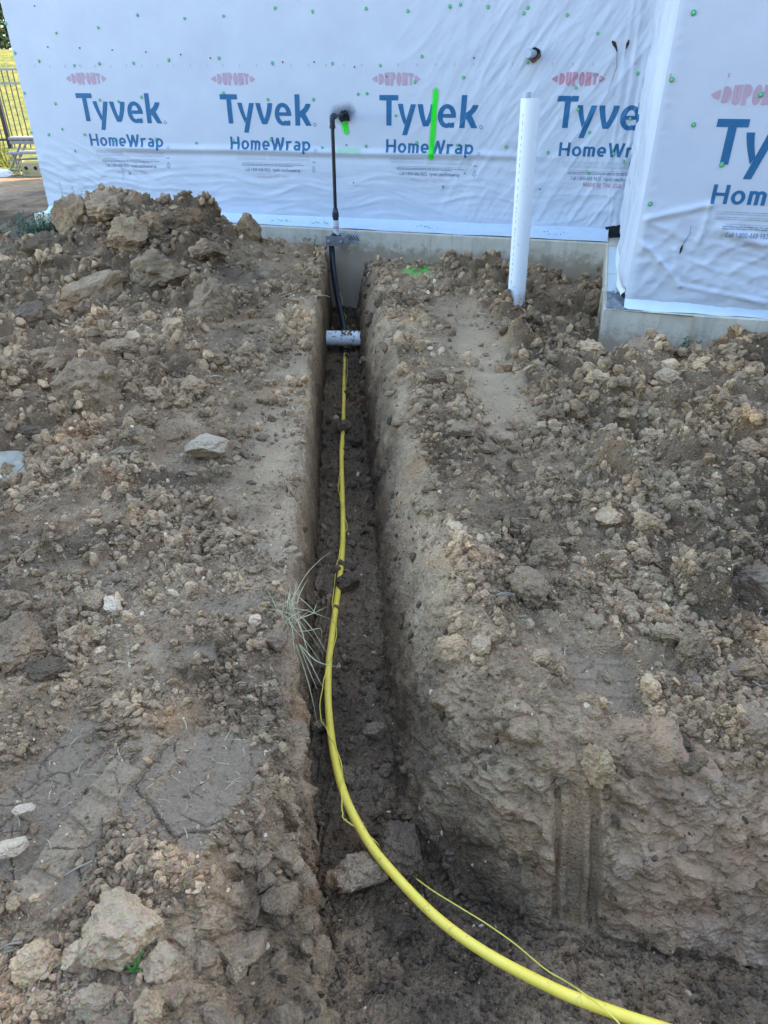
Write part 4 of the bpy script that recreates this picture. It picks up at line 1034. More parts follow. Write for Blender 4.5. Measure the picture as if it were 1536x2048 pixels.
nrg = len(ringsP) + 2; mb.add(v, [(i * n_ + k_, i * n_ + (k_ + 1) % n_, (i + 1) * n_ + (k_ + 1) % n_, (i + 1) * n_ + k_) for i in range(nrg - 1) for k_ in range(n_)])
mb.build('pipe_wall', M['pvc'], drain, True)
mb = MB(); ct = at_y(1055, 184, ptop[1] + .02); mb.tube([ct - dv * .4, ct - dv * .012, ct], [.025, .025, .024], 18); mb.build('conduit_stub', M['conduit'], drain, True)
mb = MB(); rp = random.Random(2); t = .05
sd = -ax * math.cos(.65) - np.array([0, 1, 0]) * math.sin(.65) ; sd = sd - dv * (sd @ dv); sd /= np.linalg.norm(sd)
if sd[0] > 0: sd[0] *= -1
while t < .9:
    L_ = rp.uniform(.01, .03); c_ = pb_ + dv * (t * 1.45) + sd * PR; mb.box(c_, (.0035, .0016, L_), (np.cross(dv, sd), sd, dv)); t += L_ / 1.45 + rp.uniform(.006, .02)
mb.build('printed_line', M['ink_grey'], drain)['kind'] = 'stuff'
# stub through the wrap
us_, zs_ = wall_px(1068, 108); S0 = wallpt(FM, np.array(us_), np.array(zs_), 0.0)
stub = empty('conduit_stub', S0, 'short grey capped conduit poking out of a torn hole high in the wrap', 'pipe')
SE = at_y(1054, 108, 7.0); t_ = ((A1 + NO * .15 - CO) @ NO) / (ray(1056, 107) @ NO); SE = CO + ray(1056, 107) * t_; SD = (SE - S0) / np.linalg.norm(SE - S0)
mb = MB(); mb.tube([S0 - SD * .02, SE], .033, 18); mb.build('conduit', M['conduit'], stub, True)
mb = MB(); mb.tube([SE - SD * .07, SE, SE + SD * .006], [.040, .040, .035], 18); mb.build('end_cap', M['conduit'], stub, True)
mb = MB(); kr = 22; v = []
for i in range(kr):
    a = 2 * math.pi * i / kr; ro = .056 * (1 + .10 * math.sin(a * 2 + 1) + .05 * math.sin(a * 5)); 
    for rr_, hh in ((.028, .016), (ro, .014)): v.append(S0 + (EU * math.cos(a) + UZ * math.sin(a)) * rr_ + NO * hh)
mb.add(v, [(2 * i, 2 * i + 1, (2 * i + 3) % (2 * kr), (2 * i + 2) % (2 * kr)) for i in range(kr)]); mb.build('hole', M['dark_gap'], stub)
mb = MB(); v = []
for i in range(13):
    a = math.pi * (1.0 + 1.0 * i / 12); 
    for rr_, hh in ((.042, .020), (.066 + .008 * math.sin(i * 1.3), .018), (.058, .030)): v.append(S0 + (EU * math.cos(a) + UZ * math.sin(a)) * rr_ + NO * hh)
mb.add(v, [(3 * i + j, 3 * i + j + 1, 3 * i + j + 4, 3 * i + j + 3) for i in range(12) for j in range(2)]); mb.build('torn_edge', M['brown'], stub)
# white pipe crossing the trench
wl_, wr_ = at_y(640, 676, 6.36), at_y(722, 677, 6.30)
dv = (wr_ - wl_) / np.linalg.norm(wr_ - wl_); cross = empty('crossing_pipe', (wl_ + wr_) / 2, 'soil-caked white pipe crossing the trench above the yellow gas line', 'pipe')
mb = MB(); mb.tube([wl_ - dv * .12, wl_, (wl_ + wr_) / 2, wr_, wr_ + dv * .12], .069, 28); o = mb.build('pipe_wall', M['pvc_dirty'], cross, True)
mb = MB(); rp = random.Random(8)
for i in range(26):
    t = rp.uniform(.5, 1.02); p = wl_ + (wr_ - wl_) * t; a = rp.uniform(.2, 1.35); side_ = np.cross(dv, UZ)
    c_ = p + UZ * .069 * math.sin(a + .6) - side_ * 0 + np.array([0, -1, 0]) * .069 * math.cos(a + .6) * (1 if t < .8 else .4)
    mb.tube([c_ - dv * .012, c_, c_ + dv * .012], [.004, rp.uniform(.008, .02), .004], 6)
mb.build('caked_soil', M['clod'], cross, True)['kind'] = 'stuff'
# yellow gas line
YR = .0140
def on_floor(px, py, lift=0.0, base=None):
    """a point of the line of sight at pipe height over the trench floor"""
    z = -.50
    for _ in range(8):
        p = at_z(px, py, z); z = float(floorz(np.array([p[0]]), np.array([p[1]]))[0]) + YR + .008 + lift
    return at_z(px, py, z)
yp_px = [(690, 680, .0), (690, 700, 0), (688, 760, 0), (686.5, 850, .0), (683, 900, 0), (684.5, 980, .0), (686, 1050, .0), (684, 1110, .0), (678, 1170, .0), (668, 1240, .0), (659, 1310, .01), (656, 1370, .02), (658, 1430, .03), (668, 1510, .05),
         (689, 1590, .07), (718, 1652, .085), (748, 1700, .09), (780, 1739, .095), (820, 1783, .10), (860, 1823, .10), (900, 1857, .095), (945, 1889, .085), (990, 1917, .075), (1040, 1944, .065), (1090, 1969, .06), (1140, 1992, .055), (1220, 2022, .05), (1300, 2049, .05), (1420, 2085, .05), (1620, 2140, .05)]
YP = spline([on_floor(*p) for p in yp_px], .02)
gas = empty('gas_line', YP[len(YP) // 2], 'yellow plastic gas pipe running along the trench and curving out bottom right', 'gas pipe')
mb = MB(); mb.tube(YP, YR, 20); mb.build('pipe', M['yellow'], gas, True)
cpl = on_floor(690, 703); 
d_ = on_floor(689, 730) - cpl; d_ /= np.linalg.norm(d_)
mb = MB(); mb.tube([cpl - d_ * .05, cpl - d_ * .045, cpl + d_ * .045, cpl + d_ * .05], [.018, .0235, .0235, .018], 16); mb.build('coupling', M['hdpe'], gas, True)
# tracer wire: beside, across and away from the pipe
def beside(i, ang, off=.0):
    p = YP[i]; t = YP[min(i + 1, len(YP) - 1)] - YP[max(i - 1, 0)]; t /= np.linalg.norm(t); side_ = np.cross(t, UZ); side_ /= np.linalg.norm(side_); up_ = np.cross(side_, t)
    return p + (side_ * math.cos(ang) + up_ * math.sin(ang)) * (YR + .0022 + off)
tw = []
nY = len(YP)
iy = lambda py: min(range(nY), key=lambda i: abs(((YP[i] - CO) @ np.array([0, -_s, -_c])) / ((YP[i] - CO) @ np.array([0, _c, -_s])) * FPX + 1024 - py))
seq = [(702, 3.0, 0), (740, 2.9, .012), (790, 2.6, 0), (850, 1.6, 0), (900, 3.0, 0), (930, 2.0, 0), (955, .6, .001), (975, .0, .008), (1000, .6, 0), (1035, 2.2, 0), (1055, 3.1, .006), (1075, 2.2, 0), (1110, .6, 0), (1140, .0, .008), (1200, .2, .004), (1240, 1.4, 0), (1270, 3.0, .004),
       (1310, 2.4, 0), (1345, 1.0, 0), (1372, .2, .004), (1410, .0, .016), (1440, .0, .014), (1470, .8, 0), (1500, 2.2, 0), (1530, 3.0, .002), (1556, 2.4, 0), (1590, .9, 0), (1620, .1, .012), (1645, .1, .018)]
seqi = [(iy(a), b, c_) for a, b, c_ in seq]
for (i0_, a0, o0), (i1, a1, o1) in zip(seqi[:-1], seqi[1:]):
    st_ = 1 if i1 >= i0_ else -1; n__ = max(1, abs(i1 - i0_))
    for i in range(n__):
        t = i / n__; e = t * t * (3 - 2 * t); tw.append(beside(i0_ + i * st_, a0 + (a1 - a0) * e, o0 + (o1 - o0) * e))
loose = [on_floor(748, 1680, .085), on_floor(775, 1715, .02), on_floor(832, 1757, .03), on_floor(868, 1783, .03), on_floor(920, 1815, .035), on_floor(975, 1849, .03), on_floor(1030, 1888, .03), on_floor(1090, 1938, .03), on_floor(1130, 1962, .035), on_floor(1165, 1985, .06), on_floor(1200, 2012, .085), on_floor(1232, 2040, .09), on_floor(1260, 2075, .08)]
tw += loose
tail = spline(tw, .012)
wire = tag(None or (lambda m_: m_.build('tracer_wire', M['wire'], None, True))((lambda m_: (m_.tube(tail, .0019, 7), m_)[1])(MB())), 'thin yellow tracer wire winding round the gas pipe and lying loose beside it', 'wire')
tw2 = [SLV[i] + np.array([.03 + .012 * math.sin(i * .5), -.028, .012]) for i in range(int(len(SLV) * .38), len(SLV) - 3)]
mb = MB(); mb.tube(spline(tw2, .02), .002, 6); tag(mb.build('tracer_wire', M['wire'], None, True), 'pale wire hanging down alongside the black sleeve at the trench end', 'wire')

# ------------------------------------------------------------------ clods and stones
def rock_mesh(name, seed, sub, cuts=9, rough=.14, lumpy=.10, stretch=(1, 1, 1), flat_=.55):
    bm = bmesh.new(); bmesh.ops.create_icosphere(bm, subdivisions=sub, radius=1.0)
    r_ = random.Random(seed); V_ = np.array([v.co for v in bm.verts])
    for _ in range(cuts):
        n_ = np.array([r_.gauss(0, 1) for _ in range(3)]); n_ /= np.linalg.norm(n_); dd = r_.uniform(flat_, .92)
        V_ = V_ - np.maximum(0, V_ @ n_ - dd)[:, None] * n_
    so = Vector((r_.uniform(0, 50), r_.uniform(0, 50), r_.uniform(0, 50)))
    for i, v in enumerate(bm.verts):
        p = Vector(V_[i]); q_ = p * 1.3 + so
        f_ = 1 + rough * mnoise.fractal(q_ * 1.2, 1.0, 2.0, 4)
        if lumpy:
            dl, _pts = mnoise.voronoi(q_ * 2.6); f_ += lumpy * (.45 - dl[0])
            if sub >= 4: dl, _pts = mnoise.voronoi(q_ * 7.5); f_ += lumpy * .45 * (.4 - dl[0])
        v.co = Vector((p.x * stretch[0], p.y * stretch[1], p.z * stretch[2])) * f_
    me = bpy.data.meshes.new(name); bm.to_mesh(me); bm.free(); return me
def put_rock(name, me, m, p, r, rot, label, cat, group=None, sink=.25):
    o = bpy.data.objects.new(name, me); 
    if m:
        if not me.materials: me.materials.append(m)
        elif me.materials[0] is not m: o.data = me = me.copy(); me.materials[0] = m
    o.rotation_euler = rot; o.scale = (r, r, r)
    o.location = (p[0], p[1], p[2] + r * (1 - sink) * .72); link(o); return tag(o, label, cat, group)
HERO = [  # px, py (middle), width px, kind, stretch, yaw, label
 (172, 775, 136, 'clod_tan', (1, .8, .85), .3, 'big tan crumbly soil lump below the spoil heap, left'),
 (330, 548, 128, 'clod', (1.05, .8, .75), .1, 'broad brown clod halfway up the front of the spoil heap'),
 (425, 615, 84, 'clod_tan', (.75, .8, 1.0), .6, 'wedge-shaped tan clod at the right foot of the spoil heap'),
 (195, 585, 84, 'clod', (.6, 1.3, .7), -.5, 'long log-like clod leaning down the left side of the heap'),
 (200, 610, 40, 'clod_red', (1, .7, .8), 0, 'small orange-ended clod at the foot of the log-like clod'),
 (366, 448, 92, 'clod', (1, .8, .85), .2, 'rounded clod on the right shoulder of the spoil heap'),
 (222, 415, 84, 'clod', (1.0, .9, .7), .9, 'crumbling clod on the very top of the spoil heap'),
 (150, 440, 70, 'clod', (.8, .9, 1.0), .5, 'steep dark clod on the left top of the spoil heap'),
 (270, 408, 40, 'clod', (.8, .8, 1), .3, 'small upright clod beside the heap top'),
 (416, 898, 84, 'clod_pale', (1.0, .75, .55), -.15, 'smooth whitish stone lying alone left of the trench'),
 (262, 905, 82, 'clod_tan', (1.1, .8, .6), .2, 'flat tan clod left of the whitish stone'),
 (285, 850, 70, 'clod', (.9, .8, .8), .9, 'grey clod just above the flat tan clod'),
 (310, 792, 40, 'clod_tan', (1, .9, .9), .5, 'round tan clod right of the big crumbly lump'),
 (390, 776, 56, 'clod_tan', (1, .7, .7), .1, 'small reddish-tan clod above the whitish stone'),
 (348, 655, 64, 'clod_tan', (1.1, .7, .6), -.2, 'flattened tan clod under the broad brown clod'),
 (300, 610, 66, 'clod_dark', (1.3, .5, .4), .35, 'dark stick-like clod lying across the heap foot'),
 (185, 1208, 52, 'clod', (.9, .9, .8), .2, 'brown clod touching a pale stone, left bank'),
 (226, 1210, 44, 'clod_pale', (1, .8, .8), -.4, 'pale stone touching the brown clod, left bank'),
 (22, 1208, 62, 'clod_tan', (1, .9, .9), .2, 'tan clod cut by the left edge of the photo'),
 (52, 1290, 104, 'clod_tan', (.8, 1.1, .8), -.5, 'large slab-like tan clod at the left edge'),
 (102, 1335, 84, 'clod_dark', (1.1, .7, .45), .3, 'dark fibrous slab leaning on the tan slab at left'),
 (168, 1268, 84, 'clod', (1.2, .6, .5), .15, 'low dark clod behind the fibrous slab'),
 (250, 1842, 166, 'clod_tan', (1.05, .85, .8), .35, 'biggest tan clod, bottom left, beside the green grass sprout'),
 (78, 1922, 88, 'clod', (1, .9, .9), .7, 'round grey clod left of the biggest tan clod'),
 (158, 1912, 58, 'clod', (.9, .9, .9), .3, 'small grey clod between the round grey one and the biggest clod'),
 (325, 1925, 70, 'clod_tan', (.9, .9, .8), .9, 'pale brown clod right of the green grass sprout'),
 (196, 1996, 92, 'clod_tan', (1.1, .75, .7), .1, 'tan clod near the bottom edge under the green sprout'),
 (300, 2015, 56, 'clod', (.8, .9, 1), .1, 'grey-brown clod at the bottom edge, right of the tan one'),
 (390, 1768, 42, 'clod_pale', (1.1, .8, .7), .3, 'whitish stone right of the biggest tan clod'),
 (28, 1690, 60, 'clod_pale', (1.1, .8, .6), .3, 'pinkish white flat stone at the lower left edge'),
 (52, 1616, 46, 'clod_pale', (1.2, .7, .5), .1, 'thin white stone on the dark compacted plate'),
 (475, 1935, 46, 'clod_tan', (.8, .9, .8), .1, 'light tan clod on the bank left of the pit bottom'),
 (512, 1241, 28, 'clod_pale', (1, .8, .9), .4, 'small pale stone left of the dry grass tuft'),
 (520, 1290, 36, 'clod', (.9, .9, .9), .1, 'rounded clod below the small pale stone by the tuft'),
 (556, 1285, 40, 'clod_red', (.8, .9, 1), .5, 'reddish clod at the trench edge under the dry tuft'),
 (596, 1765, 72, 'clod', (1, .9, .5), .2, 'flat brown slab stuck in the left edge of the pit'),
 (690, 856, 32, 'clod_dark', (.9, .9, .7), .2, 'dark clump lying over the yellow pipe, far one'),
 (712, 885, 30, 'clod_dark', (1, .8, .7), .6, 'black clod right of the pipe under the far clump'),
 (698, 1166, 48, 'clod_dark', (1, .9, .8), .3, 'dark clod lying over the yellow pipe, middle of the trench'),
 (656, 1180, 36, 'clod_dark', (1, .9, .7), .9, 'dark clod left of the pipe beside the one lying on it'),
 (640, 1455, 30, 'clod', (.8, .8, .9), .1, 'small clod between the pipe bend and the left trench wall'),
 (752, 1462, 46, 'clod', (1, .9, .8), .4, 'crumbly clod right of the pipe bend on the trench floor'),
 (692, 1553, 34, 'clod', (.8, 1, .8), .2, 'grey clod tucked against the right of the curving pipe'),
 (772, 1540, 28, 'clod_dark', (.9, .9, .9), .2, 'small dark clod by the right foot of the trench wall'),
 (722, 1748, 106, 'clod_tan', (1.1, .85, .75), .2, 'rugged brown rock under the left side of the pipe curve'),
 (663, 1765, 36, 'clod', (.7, .8, .9), .2, 'little grey clod left of the rugged rock in the pit'),
 (806, 1700, 92, 'clod_dark', (.85, 1.05, .8), .15, 'dark smooth block behind the pipe curve in the pit'),
 (800, 1858, 54, 'clod_dark', (1, .8, .6), .5, 'dark clod in the pit below the pipe curve'),
 (917, 866, 64, 'clod_tan', (1.1, .7, .6), -.25, 'flat tan stone on the right bank of the trench'),
 (976, 897, 34, 'clod_tan', (1, .9, .8), .3, 'round tan stone right of the flat tan one'),
 (868, 757, 50, 'clod_dark', (1.2, .7, .7), .2, 'dark crusty clod on the right rim of the trench'),
 (1190, 770, 56, 'clod_tan', (.9, .8, 1), .2, 'tan broken clod in the middle of the right spoil'),
 (1222, 780, 44, 'clod', (1, .8, .8), .2, 'brown clod touching the tan broken clod'),
 (1100, 832, 38, 'clod', (1, .9, .8), .8, 'grey clod at the edge of the worn path'),
 (1285, 706, 76, 'clod_red', (1, .9, .9), .1, 'reddish crumbling clod against the right footing'),
 (1440, 690, 60, 'clod', (1.3, .8, .7), .1, 'brown clod on the crest under the right wall'),
 (1293, 878, 32, 'clod_tan', (.8, .8, 1), .1, 'light clod standing by the dark hollow'),
 (1188, 618, 46, 'clod', (.8, .8, 1.1), .1, 'upright clod against the footing corner'),
 (1178, 590, 50, 'clod_dark', (1, .8, .8), .5, 'dark clod above the upright one in the corner hole'),
 (1090, 1108, 76, 'clod', (1, .9, .95), .45, 'chunky squared clod on the right bank'),
 (1050, 1172, 72, 'clod_tan', (.8, 1.2, .7), .2, 'tan block of earth below the chunky squared clod'),
 (1216, 1036, 50, 'clod_tan', (1, .9, .8), .2, 'light brown clod, left of two on the right spoil'),
 (1290, 1047, 62, 'clod', (1, .9, .9), .7, 'round brown clod, right of the light brown one'),
 (1366, 1142, 46, 'clod', (.65, .8, 1.2), .1, 'tall grey clod on end in the right spoil'),
 (1440, 1140, 70, 'clod_dark', (1.4, .6, .5), -.1, 'long flat grey stone near the right edge'),
 (1505, 1186, 88, 'clod_red', (.9, .9, 1), .3, 'large reddish-tan rock near the right edge'),
 (1382, 1304, 64, 'clod_tan', (.8, .9, 1.1), .3, 'upright pointed tan rock on the right bank'),
 (1338, 1264, 74, 'clod', (1.4, .7, .6), -.3, 'flat clod just above the pointed tan rock'),
 (1385, 1362, 30, 'clod_red', (.8, .9, 1.1), .1, 'small reddish clod under the pointed tan rock'),
 (1478, 1336, 54, 'clod_red', (1.1, .8, .8), .3, 'orange-brown clod near the right edge'),
 (1490, 1452, 100, 'clod_tan', (1.05, .9, .9), .5, 'big tan rock at the right edge above the pit face'),
 (1378, 1522, 62, 'clod', (1, .8, .8), .2, 'grey clod on the rim of the pit face'),
 (1352, 1478, 36, 'clod_dark', (.7, 1.3, .7), .5, 'small long grey stone above the rim clod'),
 (1190, 1535, 64, 'clod', (.8, .9, 1.2), .2, 'tall clod hanging on the corner of the pit face'),
 (1272, 1180, 34, 'clod_tan', (1, .8, .8), .1, 'pale tan clod by the boot-flattened mud'),
 (1296, 1378, 40, 'clod', (.6, 1, .9), .1, 'clod standing at the right side of the flat print'),
 (1080, 1315, 40, 'clod_tan', (1, .9, .8), .1, 'light clod left of the flattened mud patch'),
 (906, 1296, 70, 'clod', (1, .8, .7), .2, 'clod bulging out of the right trench bank'),
 (962, 1292, 40, 'clod_tan', (.9, .9, .8), .1, 'tan clod right of the bulging bank clod'),
 (100, 505, 90, 'clod_dark', (1, .8, .9), .3, 'dark clod at the left foot of the spoil heap'),
 (255, 470, 96, 'clod', (1, .8, .8), .8, 'large brown clod just under the heap top'),
 (310, 455, 70, 'clod_tan', (1, .8, .8), .2, 'light brown clod between the heap top and its right shoulder'),
 (420, 500, 76, 'clod', (1.1, .8, .7), .2, 'brown clod on the right slope of the heap'),
 (500, 468, 44, 'clod', (.8, .8, 1.1), .2, 'peaked clod on the crest by the riser'),
 (240, 700, 74, 'clod', (1.2, .8, .6), .2, 'flat grey-brown clod above the big tan lump'),
 (60, 640, 90, 'clod_dark', (1.1, .8, .7), .5, 'dark clod on the far left bank'),
 (95, 720, 60, 'clod', (1, .8, .7), .1, 'grey clod left of the big tan lump'),
 (60, 870, 70, 'clod_dark', (1.2, .8, .6), .3, 'dark flat clod above the manhole cover'),
 (1330, 760, 50, 'clod_tan', (1, .8, .8), .4, 'tan clod on the right crest'),
 (1420, 800, 60, 'clod', (1, .8, .7), .2, 'grey clod on the right spoil near the edge'),
 (1500, 900, 70, 'clod', (1.1, .9, .7), .5, 'brown clod at the right edge above the dark hollow'),
 (1400, 940, 46, 'clod_tan', (1, .9, .8), .2, 'light clod right of the dark hollow'),
 (1180, 700, 60, 'clod_tan', (1.1, .8, .7), .2, 'pale clod in front of the footing corner'),
 (1225, 2030, 80, 'clod', (1.1, .8, .7), .2, 'brown clod at the bottom edge right of the pipe'),
]
taken = []
for i, (px, py, w, kind, st, yaw, lab) in enumerate(HERO):
    p, t = hit(px, py + w * .22); D = t; r = w * .5 * D / FPX / max(st[0], .75) * 1.02
    me = rock_mesh('rock', 900 + i, 5 if w > 60 else 4, cuts=6, rough=.2, lumpy=.23 if kind != 'clod_pale' else .05, stretch=st, flat_=.55)
    nm = 'stone' if kind == 'clod_pale' else ('rock' if 'rock' in lab else 'dirt_clod')
    put_rock(nm, me, M[kind], p, r, (random.uniform(-.15, .15), random.uniform(-.15, .15), yaw + random.uniform(-.2, .2)), lab, 'stone' if 'stone' in lab else 'rock' if 'rock' in lab else 'clod', sink=.5 if 'heap' in lab else -.25 if ' pit' in lab and 'rim' not in lab and 'face' not in lab or 'pipe curve' in lab else .16)
    taken.append((p[0], p[1], r))
# countless middling clods: the larger ones singly
VAR = [rock_mesh('clod_variant', 50 + i, 3, cuts=8, rough=.2, lumpy=.2, stretch=(1, random.uniform(.65, 1), random.uniform(.55, .9)), flat_=.5) for i in range(12)]
KINDS = [('clod', .62), ('clod_tan', .22), ('clod_dark', .10), ('clod_red', .06)]
VM = {}
for kd, _ in KINDS:
    for i, v_ in enumerate(VAR):
        c_ = v_.copy(); c_.name = 'dirt_clod'; c_.materials.append(M[kd]); VM[kd, i] = c_
nR, nC = Xg.shape
Px, Py, Pz = P[..., 0], P[..., 1], P[..., 2]
vis = (Py > .5) & (Py < 8.4) & (np.abs(Px) < .60 * (Py * .9 + .8) ) & (Wb > .99)
vis &= ~((Py > 7.0) & (np.abs(tt) < .5))
wgt = np.where(vis, (rough + .04) * (0.6 + 1.8 * rough_far), 0)
prob = (wgt / wgt.sum()).reshape(-1)
cand = rng.choice(nR * nC, 4000, p=prob)
cnt = 0
LM = [(172, 775, 'big tan crumbly lump'), (330, 548, 'broad clod on the heap'), (425, 615, 'wedge-shaped tan clod'), (222, 415, 'top of the spoil heap'), (366, 448, 'right shoulder of the heap'), (416, 898, 'whitish stone'), (262, 905, 'flat tan clod'),
      (20, 957, 'manhole cover'), (205, 1209, 'pair of touching stones'), (52, 1290, 'tan slab at the left edge'), (250, 1842, 'biggest tan clod'), (78, 1922, 'round grey clod'), (578, 1235, 'dry grass tuft'), (150, 1640, 'cracked mud plate'), (400, 1500, 'crumbled bank edge'),
      (917, 866, 'flat tan stone by the trench'), (1032, 600, 'foot of the drain pipe'), (1190, 770, 'broken tan clod'), (1285, 706, 'reddish clod by the footing'), (1330, 900, 'dark hollow'), (1090, 1108, 'chunky squared clod'), (1290, 1047, 'round brown clod'), (1366, 1142, 'tall grey clod on end'),
      (1505, 1186, 'large reddish rock'), (1382, 1304, 'upright pointed rock'), (1490, 1452, 'big rock above the pit'), (1210, 1350, 'flattened boot print'), (1010, 1200, 'knot of dry roots'), (800, 620, 'far right rim of the trench'), (560, 620, 'far left rim of the trench'), (950, 700, 'worn path')]
REG = [(lambda x, y: x < xc(y) and y > 5.6, 'clods of the spoil heap'), (lambda x, y: x < xc(y) and y > 2.2, 'clods on the upper left bank'), (lambda x, y: x < xc(y), 'clods on the near left bank'),
       (lambda x, y: y > 2.6, 'clods on the upper right bank'), (lambda x, y: True, 'clods on the near right bank')]
TONE = {'clod': 'grey-brown', 'clod_tan': 'tan', 'clod_dark': 'dark', 'clod_red': 'reddish'}
used_lab = set()
def px_of(x, y, z):
    v = np.array([x, y, z]) - CO; dd = v @ np.array([0, _c, -_s]); return v[0] / dd * FPX + 768, -(v @ np.array([0, _s, _c])) / dd * FPX + 1024
def clod_label(x, y, z, kd, prad):
    u, v = px_of(x, y, z); sz_ = 'small' if prad < 8 else 'fist-sized' if prad < 12 else 'large'
    for a_, b_, nm in sorted(LM, key=lambda q_: (q_[0] - u) ** 2 + (q_[1] - v) ** 2)[:16]:
        dx, dy = u - a_, v - b_; ds = math.hypot(dx, dy); far_ = 'just ' if ds < 60 else '' if ds < 130 else 'well '
        an = math.degrees(math.atan2(-dy, dx)) % 360
        w_ = ['right of', 'above and right of', 'above', 'above and left of', 'left of', 'below and left of', 'below', 'below and right of'][int((an + 22.5) // 45) % 8]
        lab = f'{sz_} {TONE[kd]} soil clod {far_}{w_} the {nm}'
        if lab not in used_lab: used_lab.add(lab); return lab
    return lab
for c_ in cand:
    if cnt >= 225: break
    x, y, z = Px.flat[c_], Py.flat[c_], Pz.flat[c_]
    D = y * .846 + (1.55 - z) * .533; pr_ = random.choice([5, 6, 7, 8, 8, 9, 10, 11, 13, 16, 19, 24]); r = min(.09, pr_ * D / FPX)
    if any((x - a) ** 2 + (y - b) ** 2 < (r * .8 + rr_ * .9) ** 2 for a, b, rr_ in taken): continue
    taken.append((x, y, r)); cnt += 1
    kd = random.choices([a for a, _ in KINDS], [b for _, b in KINDS])[0]
    lab = clod_label(x, y, z, kd, pr_)
    for f_, grp in REG:
        if f_(x, y): break
    o = bpy.data.objects.new('dirt_clod', VM[kd, random.randrange(12)]); o.scale = [r * random.uniform(.85, 1.15) for _ in range(3)]
    o.rotation_euler = [random.uniform(-.5, .5), random.uniform(-.5, .5), random.uniform(0, 6.28)]; o.location = (x, y, z + r * .28); link(o)
    tag(o, lab, 'clod', grp)
